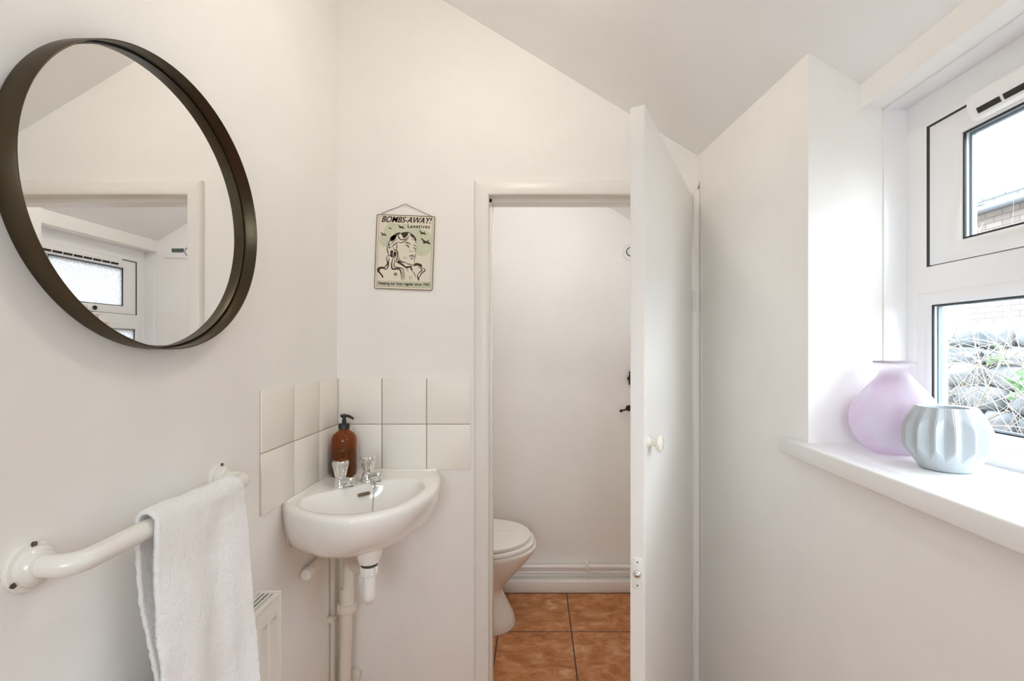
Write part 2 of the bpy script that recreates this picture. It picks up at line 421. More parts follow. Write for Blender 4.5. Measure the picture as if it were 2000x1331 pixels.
# right wall of the wash room with the deep window recess
XR, XRB = .583, .549
WY0, WY1 = -.15, 1.0015      # recess along Y
SILL = H-.2035; HEAD = H+.510
XW = .79; XO = .845
def gquad(mb, quad, z0):
    """vertical prism over a plan quad up to the sloping ceiling"""
    lo = [Vector((x, y, z0)) for x, y in quad]; hi = [Vector((x, y, top_z(x))) for x, y in quad]
    return mb.ring_loft([lo, hi])
mb = MB()
gquad(mb, [(XRB, YB+.03), (XR, WY1), (XO, WY1), (XO, YB+.03)], 0)
mb.box(XR, XO, WY0, WY1+.001, 0, SILL-.035)
gquad(mb, [(XR, YN-.05), (XR, WY0), (XO, WY0), (XO, YN-.05)], 0)
mb.prism([(.695, WY0, HEAD), (XO, WY0, HEAD), (XO, WY0, H+.61), (.695, WY0, H+.61)], (0, WY0, 0), (0, WY1, 0))
struct(mb.build('wall_right', M['wall'], smooth=False))
# right wall of the toilet room
XT = .65; TY0 = 1.878; TSILL = H-.014
mb = MB()
gquad(mb, [(XT, YB2-.02), (XT, TY0), (XO, TY0), (XO, YB2-.02)], 0)
mb.box(XT, XO, TY0-.001, YF+.01, 0, TSILL-.03)
mb.prism([(.685, TY0, HEAD), (XO, TY0, HEAD), (XO, TY0, H+.61), (.685, TY0, H+.61)], (0, TY0, 0), (0, YF+.01, 0))
struct(mb.build('wall_side', M['wall'], smooth=False))

# ------------------------------------------------------------------ windows
def window(n, xw, y0, y1, zb, zt, ztr0, ztr1, glass, far_trim_x):
    root = bpy.data.objects.new('window_%d' % n, None); C.objects.link(root); root.location = (xw, (y0+y1)/2, zb)
    root['kind'] = 'structure'
    D = .048
    mb = MB()
    mb.box(xw, xw+D, y0, y1, zt-.068, zt); mb.box(xw, xw+D, y0, y1, ztr0+.012, ztr1)         # head, transom
    mb.box(xw, xw+D, y1-.0625, y1, ztr1, zt-.068); mb.box(xw, xw+D, y0, y0+.0625, ztr1, zt-.068)
    mb.box(xw, xw+D, y1-.030, y1, zb, ztr0+.012); mb.box(xw, xw+D, y0, y0+.030, zb, ztr0+.012)
    mb.box(xw, xw+D, y0+.030, y1-.030, zb, zb+.030)
    f = mb.build('window_frame', M['upvc'], root, ang=30)
    # sloping glazing bead of the lower light
    lo, hi = zb+.028, ztr0+.014
    def ring(x, ins): return [(x, y0+.028+ins, lo+ins), (x, y1-.028-ins, lo+ins), (x, y1-.028-ins, hi-ins), (x, y0+.028+ins, hi-ins)]
    MB().ring_loft([ring(xw+.002, 0), ring(xw+.001, .006), ring(xw+.003, .017), ring(xw+.010, .026), ring(xw+.014, .027), ring(xw+.040, .027), ring(xw+.048, .022), ring(xw+.048, .0)], False, False).build('glazing_bead', M['upvc'], root, ang=60)
    MB().ring_loft([ring(xw+.0112, .0262), ring(xw+.0112, .0292), ring(xw+.0145, .0292), ring(xw+.0145, .0262)], False, False).build('gasket', M['gasket'], root, False)
    MB().ring_loft([ring(xw+.022, .026), ring(xw+.022, .030), ring(xw+.029, .030), ring(xw+.029, .026)], False, False).build('pane_spacer', M['spacer'], root, False)
    MB().box(xw+.016, xw+.020, y0+.052, y1-.052, lo+.024, hi-.024).build('pane', glass, root, False)
    # opening sash of the upper light
    sy0, sy1, sz0, sz1 = y0+.0635, y1-.0635, ztr1+.001, zt-.069
    def sring(x, iy, iz): return [(x, sy0+iy, sz0+iz), (x, sy1-iy, sz0+iz), (x, sy1-iy, sz1-iz), (x, sy0+iy, sz1-iz)]
    sash = MB().ring_loft([sring(xw+.020, 0, 0), sring(xw-.0015, 0.001, 0.001), sring(xw-.003, .003, .003), sring(xw-.003, .034, .022), sring(xw-.001, .046, .029), sring(xw+.004, .060, .037), sring(xw+.010, .064, .040), sring(xw+.034, .064, .040), sring(xw+.040, .05, .03), sring(xw+.040, .0, .0)], False, False).build('sash', M['upvc'], root, ang=40)
    MB().ring_loft([sring(xw+.008, .0635, .0395), sring(xw+.008, .0665, .0425), sring(xw+.012, .0665, .0425), sring(xw+.012, .0635, .0395)], False, False).build('gasket', M['gasket'], sash, False)
    MB().ring_loft([sring(xw+.020, .063, .039), sring(xw+.020, .069, .045), sring(xw+.027, .069, .045), sring(xw+.027, .063, .039)], False, False).build('pane_spacer', M['spacer'], sash, False)
    MB().box(xw+.013, xw+.017, sy0+.06, sy1-.06, sz0+.037, sz1-.037).build('pane', glass, sash, False)
    # black seal strips, widened to draw the dark shadow gap round the sash
    MB().box(xw-.0006, xw+.004, sy1-.0005, sy1+.0078, sz0-.001, sz1+.0045).box(xw-.0006, xw+.004, sy0-.0078, sy0+.0005, sz0-.001, sz1+.0045).box(xw-.0006, xw+.004, sy0+.0005, sy1-.0005, sz1-.0005, sz1+.0045).build('sash_gap_seal', M['gasket'], root, False)
    # trickle vent along the top of the sash
    vy1 = y1-.171; vy0 = max(y0+.10, vy1-.55) if n == 1 else y0+.05
    vz = sz1-.040
    vent = MB().prism([(xw-.007, vy0, vz), (xw-.016, vy0, vz+.002), (xw-.026, vy0, vz+.022), (xw-.026, vy0, vz+.041), (xw-.007, vy0, vz+.046)], (0, vy0, 0), (0, vy1, 0)).build('trickle_vent', M['upvc'], root)
    L = .046; ns = int((vy1-vy0-.03)/L)
    for k in range(ns):
        yy = vy1-.015-L*k
        MB().prism([(xw-.0185, 0, vz+.0068), (xw-.0195, 0, vz+.0064), (xw-.0235, 0, vz+.0150), (xw-.0225, 0, vz+.0158)], (0, 0, 0), (0, -(L-.006), 0)).build('vent_slot', M['dark'], vent, False).location.y += yy
    if n == 2:
        pv = MB().box(xw-.02, xw-.008, (y0+y1)/2-.025, (y0+y1)/2+.025, sz0+.004, sz0+.03, .003).build('window_lock', M['upvc'], sash)
        MB().lathe([(.004, -.002), (.010, -.004), (.010, .0)], (xw-.02, (y0+y1)/2, sz0+.017), 20, 'x', True).build('lock_button', M['blackplastic'], pv)
    # plastic trims at the head and both reveals
    MB().box(far_trim_x, xw+.003, y1-.004, y1, zb, zt, .001).box(far_trim_x, xw+.003, y0, y0+.004, zb, zt, .001).box(far_trim_x, xw+.003, y0, y1, zt-.004, zt, .001).build('reveal_trim', M['upvc'], root)
    return root
w1 = window(1, XW, WY0, WY1, SILL, HEAD, H+.098, H+.162, M['glass'], .742)
w2 = window(2, .75, TY0, YF, TSILL, HEAD, H+.107, H+.168, M['frosted'], .69)
w3 = bpy.data.objects.new('window_3', None); C.objects.link(w3); w3.location = ((FX0+FX1)/2, YN-.06, FZ0); w3['kind'] = 'structure'  # added window, out of view; its daylight fills the room from behind
mb = MB()
FM = (FX0+FX1)/2
for (a_, b_) in ((FX0, FM), (FM, FX1)):
    mb.box(a_, a_+.045, YN-.09, YN-.04, FZ0, FZ1, .002); mb.box(b_-.045, b_, YN-.09, YN-.04, FZ0, FZ1, .002)
    mb.box(a_+.044, b_-.044, YN-.09, YN-.04, FZ0, FZ0+.05, .002); mb.box(a_+.044, b_-.044, YN-.09, YN-.04, FZ1-.05, FZ1, .002)
mb.build('window_frame', M['upvc'], w3)
for (a_, b_) in ((FX0, FM), (FM, FX1)): MB().box(a_+.043, b_-.043, YN-.068, YN-.064, FZ0+.048, FZ1-.048).build('pane', M['glass'], w3, False)
# sill boards
def sill(root, xf, xin, xw, ya, yb, yn0, yn1, z, th):
    mb = MB().box(xf, xin+.01, yn0, yn1, z-th, z, .004, 3)
    mb.box(xin, xw+.01, ya, yb, z-th+.001, z-.0002)
    return mb.build('window_sill', M['sill'], root, ang=40)
sill(w1, .553, XR, XW, WY0, WY1, WY0-.06, 1.068, SILL, .034)
sill(w2, .62, XT, .75, TY0, YF, TY0-.05, YF, TSILL, .03)

# ------------------------------------------------------------------ door lining, architrave, skirting
LX0, LX1, LZ = -.160, .531, H+.5145
mb = MB()
mb.box(DX0-.001, LX0, YB-.001, YB2+.001, 0, LZ+.016); mb.box(LX1, DX1+.001, YB-.001, YB2+.001, 0, LZ+.016)
mb.box(DX0-.001, DX1+.001, YB-.001, YB2+.001, LZ, DZ+.001)
mb.box(LX0-.001, LX0+.0105, YB+.028, YB2-.004, 0, LZ, .0015); mb.box(LX0, LX1, YB+.028, YB2-.004, LZ-.0145, LZ+.001, .0015)
mb.box(LX1-.0105, LX1+.001, YB+.034, YB2-.004, 0, LZ, .0015)
struct(mb.build('trim_2', M['gloss']), 'cream painted door lining with stop around the toilet doorway', 'door lining')
def arch_profile():
    return [(0, 0), (0, .011), (.003, .014), (.012, .0155), (.040, .0155), (.046, .013), (.049, .008), (.049, 0)]
mb = MB()
AT = H+.5625
# left leg, head, narrow right leg (cut against the wall); u runs outwards from the opening
for (pts, ) in [(None, )]:
    prof = arch_profile()
    def leg(xin, sgn, zt, wmax=1):
        lo = []; hi = []
        for u, d in prof:
            uu = min(u, wmax)
            lo.append((xin+sgn*uu, YB-d, 0)); hi.append((xin+sgn*uu, YB-d, zt+uu))
        mb.ring_loft([lo, hi])
    leg(-.158, -1, H+.5145)
    leg(.5295, 1, H+.5145, .0205)
    a_, b_ = [], []
    for u, d in prof:
        a_.append((-.158-u, YB-d, H+.5145+u)); b_.append((.5295+min(u, .0205), YB-d, H+.5145+u))
    mb.ring_loft([a_, b_])
struct(mb.build('trim_1', M['gloss'], ang=50), 'cream painted architrave framing the toilet doorway', 'architrave')
# far skirting (boxed) under the pipes
mb = MB().box(XL, XT, 2.44, YF, 0, .058, .003)
struct(mb.build('baseboard_far', M['gloss']))

# ------------------------------------------------------------------ door leaf standing open
hx, hy = .5265, 1.574
nx, ny = .2295, .981
dv = Vector((nx-hx, ny-hy, 0)); DL = dv.length; dv.normalize()
perp = Vector((-dv.y, dv.x, 0))            # towards which side?
if perp.x > 0: perp = -perp                # leaf thickness lies on the left/far side
TH = .032; DTOP = H+.510
droot = bpy.data.objects.new('door_1', None); C.objects.link(droot); droot.location = (hx, hy, .008)
tag(droot, 'plain cream flush door standing open towards the right wall', 'door', kind='structure')
P0 = Vector((hx, hy, 0)); P1 = P0+dv*DL
q = [P0, P1, P1+perp*TH, P0+perp*TH]
mb = MB().ring_loft([[v+Vector((0, 0, .008)) for v in q], [v+Vector((0, 0, DTOP)) for v in q]])
bmesh.ops.bevel(mb.bm, geom=mb.bm.edges[:], offset=.0018, segments=2, affect='EDGES')
mb.build('door_leaf', M['gloss'], droot)
nrm = -perp                                 # outward on the viewer's side (right-hand face)
kc = P1 - dv*.034 + Vector((0, 0, H-.205))
rot = nrm.to_track_quat('Z', 'Y').to_matrix()
kn = MB().lathe([(.0001, .0002), (.012, .0002), (.0115, .002), (.0075, .005), (.0072, .012), (.010, .0155), (.0165, .0185), (.0195, .0225), (.0185, .0265), (.012, .0295), (.0001, .0305)], kc, 36, 'z', mtx=rot).build('door_knob', M['knob'], droot)
# ball catch on the leading edge
ec = P1 + perp*TH/2 + Vector((0, 0, H-.477))
er = dv
ex = perp
def ebox(mb, a0, a1, z0, z1, d0, d1, bev):
    m4 = Matrix((( ex.x, er.x, 0, ec.x), (ex.y, er.y, 0, ec.y), (0, 0, 1, ec.z), (0, 0, 0, 1)))
    return mb.box(a0, a1, d0, d1, z0, z1, bev, mtx=m4)
plate = ebox(MB(), -.0105, .0105, -.033, .033, -.001, .0017, .0006).build('catch_plate', M['gloss'], droot)
MB().lathe([(.0085, 0), (.008, .002), (.0065, .0045), (.003, .0065), (.0001, .007)], ec+er*.0015+Vector((0, 0, -.001)), 20, 'z', True, mtx=er.to_track_quat('Z', 'Y').to_matrix()).build('catch_ball', M['chrome'], plate)
for s_ in (.024, -.025):
    MB().lathe([(.0022, 0), (.0016, .0008), (.0001, .0008)], ec+er*.0012+Vector((0, 0, s_)), 12, 'z', mtx=er.to_track_quat('Z', 'Y').to_matrix()).build('screw', M['screw'], plate)
for zc in (.156, -.935):
    mb = MB()
    for k in range(5):
        z0 = H+zc-.035+k*.014
        mb.lathe([(.0048, 0), (.0048, .0132)], (hx+.0035, hy-.004, z0), 14, cap0=True, cap1=True)
    mb.lathe([(.003, -.003), (.003, .074)], (hx+.0035, hy-.004, H+zc-.036), 10, cap0=True, cap1=True)
    mb.box(hx-.002, hx+.022, hy-.0025, hy+.001, H+zc-.035, H+zc+.035)
    mb.build('door_hinge', M['gloss'], droot)

# ------------------------------------------------------------------ splashback tiles
def tiles(side):
    mb = MB()
    rows = [(H-.1045, H-.2590), (H-.2605, H-.4140)]
    if side == 'left':
        cols = [(YB-.001, 1.4475), (1.4455, 1.2970), (1.2950, 1.1421)]
        mb.box(XL, XL+.0035, 1.1435, YB, H-.4125, H-.106)
        g = mb.build('tile_splashback', M['grout'], smooth=False)
        t = MB()
        for y1, y0 in cols:
            for z1, z0 in rows: t.box(XL+.001, XL+.0062, y0+.0008, y1-.0008, z0+.0006, z1-.0006, .0016)
        t.build('glazed_tiles', M['tile'], g)
    else:
        cols = [(XL+.0065, -.5205), (-.5185, -.3695), (-.3675, -.2190)]
        mb.box(XL, -.2205, YB-.0035, YB, H-.4125, H-.106)
        g = mb.build('tile_splashback', M['grout'], smooth=False)
        t = MB()
        for x0, x1 in cols:
            for z1, z0 in rows: t.box(x0+.0008, x1-.0008, YB-.0062, YB-.001, z0+.0006, z1-.0006, .0016)
        t.build('glazed_tiles', M['tile'], g)
    return g
tag(tiles('left'), 'two rows of cream square tiles on the left wall beside the basin', 'wall tiles')
tag(tiles('back'), 'two rows of cream square tiles on the back wall beside the door frame', 'wall tiles')

# ------------------------------------------------------------------ round mirror
MC = Vector((0, .8265, H+.2465)); MR = .250
mroot = thing('round_mirror', (XL, MC.y, MC.z), 'large round mirror in a deep dark bronze metal hoop on the left wall', 'mirror')
XG, XFm = -.6655, -.640
def ringYZ(x, r, n=128): return [(x, MC.y+r*math.cos(2*math.pi*i/n), MC.z+r*math.sin(2*math.pi*i/n)) for i in range(n)]
t_ = .0022
MB().ring_loft([ringYZ(XL+.0005, MR), ringYZ(XFm, MR), ringYZ(XFm+.0006, MR-.0006), ringYZ(XFm+.0006, MR-t_+.0004), ringYZ(XFm, MR-t_), ringYZ(XL+.0005, MR-t_), ringYZ(XL+.0005, MR)], False, False).build('mirror_frame', M['frame'], mroot, ang=60)
rg2 = MR-t_-.0048
MB().ring_loft([ringYZ(XG-.0040, rg2+.0026), ringYZ(XG-.0016, rg2+.0026), ringYZ(XG, rg2)], False, False).build('glass_edge', M['mirror_edge'], mroot, ang=20)
MB().ring_loft([ringYZ(XG-.0030, rg2), ringYZ(XG, rg2)], True, True).build('mirror_glass', M['mirror'], mroot, ang=20)
MB().ring_loft([ringYZ(XL+.0006, MR-t_), ringYZ(XG-.0042, MR-t_)], True, True).build('backing_board', M['blackplastic'], mroot, ang=20)

# ------------------------------------------------------------------ hanging metal sign
SC = Vector((-.443, YB-.002, H+.3215))
sroot = thing('metal_sign', SC, 'small cream tin sign with an aviator portrait hanging by a cord above the basin', 'sign', rot=(0, math.radians(2.1), 0))
SW, SH = .197, .2515
Rm = Matrix.Rotation(math.radians(2.1), 3, 'Y')
def sl(px, py):
    """point in the plane of the sign from its place on the sheet (sheet: 113.5 wide, 145 high)"""
    return px, py
def sheet(px, py, lift=0.0):
    # sheet coordinates in photo pixels -> sign plane (undo the tilt)
    dx = (px-790.9)/575.8; dz = -(py-493.9)/575.8
    a = math.radians(2.1)
    x = dx*math.cos(a)-dz*math.sin(a); z = dx*math.sin(a)+dz*math.cos(a)
    return Vector((x, -.0022-lift, z))
def local_poly(polys, name, m, parent, lift):
    bm = bmesh.new()
    for P in polys:
        vs = [bm.verts.new(v) for v in P]
        es = [bm.edges.new((vs[i], vs[(i+1) % len(vs)])) for i in range(len(vs))]
        bmesh.ops.triangle_fill(bm, use_beauty=True, use_dissolve=False, edges=es)
    for f in bm.faces:
        if f.normal.y > 0: f.normal_flip()
    me = bpy.data.meshes.new(name); bm.to_mesh(me); bm.free(); me.materials.append(m)
    o = bpy.data.objects.new(name, me); C.objects.link(o); o.parent = parent; o.location = (0, -lift, 0)
    return o
def rrect(w, h, r, y=0, n=6):
    P = []
    for cx, cz, a0 in ((w/2-r, h/2-r, 0), (-w/2+r, h/2-r, 90), (-w/2+r, -h/2+r, 180), (w/2-r, -h/2+r, 270)):
        for k in range(n+1):
            a = math.radians(a0+90*k/n); P.append(Vector((cx+r*math.cos(a), y, cz+r*math.sin(a))))
    return P
def sign_mesh(rings, name, m, caps=(True, True)):
    bm = bmesh.new()
    R = [[bm.verts.new(v) for v in r] for r in rings]
    for a, b in zip(R, R[1:]):
        for i in range(len(a)):
            j = (i+1) % len(a); bm.faces.new((a[i], a[j], b[j], b[i]))
    if caps[0]: bm.faces.new(R[0][::-1])
    if caps[1]: bm.faces.new(R[-1])
    bmesh.ops.recalc_face_normals(bm, faces=bm.faces)
    me = bpy.data.meshes.new(name); bm.to_mesh(me); bm.free(); me.materials.append(m)
    o = bpy.data.objects.new(name, me); C.objects.link(o); o.parent = sroot; return o
sign_mesh([rrect(SW, SH, .006, 0), rrect(SW, SH, .006, -.0012), rrect(SW-.003, SH-.003, .005, -.0022)], 'sign_plate', M['print_cream'])
sign_mesh([rrect(SW+.0006, SH+.0006, .006, -.0006), rrect(SW+.0006, SH+.0006, .006, -.0025), rrect(SW-.004, SH-.004, .005, -.0028), rrect(SW-.004, SH-.004, .005, -.0006)], 'sign_edge', M['print_edge'], (False, False))
bw_, bh_ = SW-.0145, SH-.0155
sign_mesh([rrect(bw_, bh_, .001, -.0024), rrect(bw_, bh_, .001, -.0026), rrect(bw_-.0016, bh_-.0016, .001, -.0026), rrect(bw_-.0016, bh_-.0016, .001, -.0024)], 'border_line', M['print_edge'], (False, False))
def s5(x, y): return sheet(730+x/13.31, 380+y/13.31)
def s6(x, y): return sheet(730+x/11.09, 460+y/11.09)
def s4(x, y): return sheet(700+x/6.338, 380+y/6.338)
def circ(f, cx, cy, r, n=28, ry=None): return [f(cx+r*math.cos(2*math.pi*k/n), cy+(ry or r)*math.sin(2*math.pi*k/n)) for k in range(n)]
def blob(f, pts): return [Vector(v) for v in bez([f(*p) for p in pts+pts[:1]], 4)[:-1]]
# pale green clouds and foot band
cl = [circ(s4, 345, 560, 90), circ(s4, 430, 470, 110), circ(s4, 560, 500, 130), circ(s4, 700, 510, 120), circ(s4, 790, 560, 120), circ(s4, 800, 660, 105)]
for k, c_ in enumerate(cl):
    local_poly([c_], 'cloud', M['print_green'], sroot, .0001+.00002*k)
o = local_poly([[s4(232, 1068), s4(905, 1085), s4(905, 1160), s4(228, 1142)]], 'foot_band', M['print_band'], sroot, .0003)
# pilot: pale fills first, ink on top
face = blob(s6, [(510, 170), (560, 120), (760, 70), (870, 80), (930, 130), (915, 260), (930, 340), (905, 400), (900, 480), (880, 620), (800, 640), (660, 590), (540, 480), (510, 330)])
torso = [s6(*p) for p in [(75, 740), (100, 700), (230, 680), (300, 600), (280, 480), (330, 440), (300, 300), (320, 170), (370, 60), (520, 0), (700, -40), (850, -10), (930, 90), (900, 480), (880, 640), (1020, 620), (1110, 740), (990, 980), (220, 990), (150, 860)]]
local_poly([torso], 'figure_fill', M['print_cream'], sroot, .0004)
def stroke(f, pts, w0, w1=None, n=5):
    """tapered ink stroke as a polygon; widths in sheet pixels"""
    P = bez([f(*p) for p in pts], n); w1 = w0 if w1 is None else w1
    L, R = [], []
    for i, p in enumerate(P):
        t = (P[min(i+1, len(P)-1)]-P[max(i-1, 0)]); t.y = 0; t.normalize()
        nn = Vector((-t.z, 0, t.x)); u = i/(len(P)-1)
        wd = 1.45*(w0+(w1-w0)*u)*(.35+.65*math.sin(math.pi*min(max(u, .04), .96)))/575.8/2
        L.append(p+nn*wd); R.append(p-nn*wd)
    return L+R[::-1]
ink_fill = [
    blob(s5, [(440, 1150), (500, 1080), (620, 1010), (700, 1000), (640, 1060), (590, 1120), (560, 1180), (480, 1230), (430, 1200)]),
    blob(s5, [(710, 1020), (760, 1000), (860, 990), (900, 1020), (890, 1070), (820, 1140), (770, 1130), (750, 1080)]),
    blob(s5, [(940, 1040), (1010, 1060), (1090, 1130), (1110, 1200), (1080, 1210), (1060, 1150), (980, 1100)]),
    blob(s6, [(360, 60), (430, 10), (490, 20), (470, 90), (400, 110)]),
    blob(s6, [(470, 350), (500, 380), (500, 430), (470, 470), (435, 440), (440, 380)]),
    blob(s6, [(370, 330), (430, 340), (415, 420), (400, 480), (370, 460)]),
    blob(s6, [(85, 730), (130, 690), (230, 690), (250, 730), (170, 730), (135, 770), (180, 840), (215, 890), (205, 930), (150, 850), (90, 790)]),
    blob(s6, [(870, 640), (920, 605), (1010, 620), (1055, 660), (1030, 700), (960, 660), (880, 670)]),
    blob(s6, [(700, 680), (780, 670), (880, 660), (780, 700), (740, 725), (690, 700)]),
    blob(s6, [(500, 560), (560, 570), (620, 610), (700, 680), (690, 710), (620, 660), (520, 600)]),
    blob(s6, [(780, 690), (820, 690), (850, 760), (830, 770)]),
]
local_poly(ink_fill, 'ink_shadow', M['black_ink'], sroot, .0006)
strokes = [
    stroke(s6, [(550, 20), (580, 90), (660, 100), (740, 60), (770, 10)], 1.3), stroke(s6, [(540, 0), (545, 60), (600, 110)], .9),
    stroke(s6, [(540, 150), (620, 165), (700, 120), (770, 70)], 1.1), stroke(s6, [(360, 230), (430, 150), (520, 80)], .9), stroke(s6, [(400, 270), (460, 200), (540, 150)], 1.3),
    stroke(s6, [(370, 100), (330, 180), (350, 260)], 1.2), stroke(s6, [(320, 190), (298, 290), (320, 380), (330, 440)], 1.3), stroke(s6, [(350, 190), (340, 280), (390, 260)], 1.2),
    stroke(s6, [(500, 180), (510, 260), (490, 320)], 1.2), stroke(s6, [(440, 260), (450, 320), (500, 330), (530, 400), (520, 470), (490, 520)], 1.6),
    stroke(s6, [(420, 350), (415, 430), (440, 480), (490, 470)], .9), stroke(s6, [(280, 480), (350, 440), (430, 470), (470, 480)], 1.2), stroke(s6, [(430, 480), (400, 600), (400, 700), (430, 735), (560, 735), (600, 830), (620, 980)], 2.0),
    stroke(s6, [(470, 500), (455, 600), (460, 685), (600, 715), (650, 760), (680, 960)], 1.3), stroke(s6, [(600, 730), (640, 850), (650, 975)], .7),
    stroke(s6, [(285, 480), (300, 560), (310, 620), (260, 680), (230, 720)], 1.6), stroke(s6, [(340, 480), (330, 600), (320, 680), (270, 740), (215, 720)], 1.5), stroke(s6, [(300, 620), (330, 660)], .8),
    stroke(s6, [(690, 180), (740, 165), (820, 205)], 1.8, 1.0), stroke(s6, [(690, 240), (730, 220), (775, 240)], 1.2), stroke(s6, [(745, 235), (755, 260), (775, 270)], 1.4), stroke(s6, [(870, 210), (915, 235)], 1.4), stroke(s6, [(860, 260), (890, 290), (910, 290)], 1.1),
    stroke(s6, [(800, 320), (795, 350), (815, 365)], .7), stroke(s6, [(850, 345), (860, 365)], .9), stroke(s6, [(890, 365), (915, 350), (910, 300), (925, 240)], .7),
    stroke(s6, [(770, 455), (820, 440), (870, 450), (880, 480)], 1.3), stroke(s6, [(775, 460), (830, 475), (870, 470)], .8), stroke(s6, [(800, 500), (840, 515), (860, 500)], 1.1), stroke(s6, [(905, 390), (915, 430), (890, 520), (885, 620)], .8),
    stroke(s6, [(520, 500), (560, 560), (660, 590), (690, 585)], 1.5), stroke(s6, [(520, 440), (570, 520), (600, 560)], .8), stroke(s6, [(680, 590), (740, 620), (810, 635), (870, 640)], 1.0), stroke(s6, [(680, 450), (660, 500), (670, 530)], .5), stroke(s6, [(715, 470), (705, 520)], .5),
    stroke(s6, [(840, 770), (890, 840), (920, 920)], 1.0), stroke(s6, [(950, 860), (1010, 800), (1055, 745), (960, 690)], 1.4), stroke(s6, [(1040, 700), (1115, 740), (1100, 790), (1060, 810), (1000, 900), (985, 985)], 1.4), stroke(s6, [(950, 860), (965, 930), (980, 985)], 1.8),
    stroke(s6, [(690, 720), (730, 750), (755, 790)], .7), stroke(s6, [(790, 880), (785, 980)], .5), stroke(s6, [(820, 880), (830, 940)], .5),
    stroke(s6, [(860, 60), (920, 150), (900, 180)], .8), stroke(s6, [(830, 60), (870, 120)], .8), stroke(s5, [(640, 1130), (660, 1060), (720, 1020), (880, 995), (1000, 1040), (1100, 1150), (1110, 1220)], 1.0),
    stroke(s6, [(480, 600), (500, 540), (520, 510)], .9),
]
local_poly(strokes, 'ink_lines', M['black_ink'], sroot, .0007)
btn = local_poly([circ(s6, 482, 848, 33)], 'coat_button', M['black_ink'], sroot, .0006)
local_poly([circ(s6, 484, 850, 14)], 'coat_button', M['print_cream'], sroot, .0008)
def plane(cx, cy, s):
    def f(x, y): return s4(cx+x*s, cy+y*s)
    body = [f(-38, -28), (f(-8, -4)), f(20, 8), f(42, 24), f(40, 30), f(12, 20), f(-14, 10), f(-34, -14)]
    wing = [f(-30, 12), f(-10, 2), f(14, 2), f(22, -10), f(28, -8), f(20, 14), f(2, 18), f(-14, 24), f(-22, 22), f(-14, 12)]
    tail = [f(26, 10), f(36, 8), f(34, 22), f(26, 22)]
    return [body, wing, tail]
for (cx, cy, s_) in ((315, 492, .95), (396, 420, .5), (533, 402, 1.0), (797, 474, 1.1), (835, 580, 1.5)):
    for k, poly in enumerate(plane(cx, cy, s_)):
        pass
    local_poly(plane(cx, cy, s_)[:1], 'flying_aeroplane', M['black_ink'], sroot, .00062)
    local_poly(plane(cx, cy, s_)[1:], 'aeroplane_wings', M['black_ink'], sroot, .00066)
def text(name, body, cx, cy, width, height, m, shear=0, bold=0, space=1):
    cu = bpy.data.curves.new(name, 'FONT'); cu.body = body; cu.align_x = 'CENTER'; cu.align_y = 'CENTER'
    cu.size = 1; cu.shear = shear; cu.offset = bold; cu.space_character = space; cu.extrude = 0.0
    cu.materials.append(m)
    o = bpy.data.objects.new(name, cu); C.objects.link(o)
    bpy.context.view_layer.update()
    d = o.dimensions; sx = width/575.8/max(d.x, 1e-4); sy = height/575.8/max(d.y, 1e-4)
    me = bpy.data.meshes.new_from_object(o.evaluated_get(bpy.context.evaluated_depsgraph_get())); me.name = name
    bpy.data.objects.remove(o); o = bpy.data.objects.new(name, me); C.objects.link(o)
    o.parent = sroot; p = sheet(cx, cy); o.location = (p.x, p.y-.0009, p.z)
    o.rotation_euler = (math.pi/2, 0, 0); o.scale = (sx, sy, 1)
    return o
text('title_lettering', 'BOMBS-AWAY!', 793.5, 431.2, 98, 11.5, M['black_ink'], .38, .004)
text('title_bold_copy', 'BOMBS-AWAY!', 793.8, 431.2, 98, 11.5, M['black_ink'], .38, .004)  # second copy shifted sideways to thicken the letters
text('subtitle_lettering', 'Laxatives', 818.5, 443.3, 43, 7.4, M['black_ink'], 0, .012, 1.15)
text('slogan_lettering', 'Keeping our boys regular since 1945', 789.5, 555.3, 99, 8.2, M['black_ink'], 0, .02)
# cord over a nail
n1 = Vector((791/1.0, 0, 0))
nail_p = Vector(((791-1046)/575.8, YB-.004, H+(679-401)/575.8))
ca = Vector((-.443-.080, YB-.0035, H+(679-418.5)/575.8)); cb = Vector((-.443+.092, YB-.0035, H+(679-423.5)/575.8))
mb = MB().tube(bez([ca, (ca*.66+nail_p*.34)+Vector((0, 0, .0015)), (ca*.3+nail_p*.7)+Vector((0, 0, .001)), nail_p+Vector((-.004, 0, .0015))], 6), .0009, 8)
mb.tube(bez([nail_p+Vector((.003, 0, .003)), (cb*.5+nail_p*.5)+Vector((0, 0, .002)), cb], 8), .0009, 8)
mb.tube([nail_p+Vector((-.004, 0, .0015)), nail_p+Vector((-.001, -.0006, .0025)), nail_p+Vector((.003, 0, .003))], .0012, 8)
mb.build('hanging_cord', M['cord'], sroot)
tag(MB().lathe([(.0028, -.006), (.0028, -.0045), (.0012, -.0045), (.0012, .004)], (nail_p.x, YB-.002, nail_p.z), 12, 'y', True, True).build('wall_nail', M['pipe']), 'small painted nail in the wall holding the cord of the tin sign', 'nail')

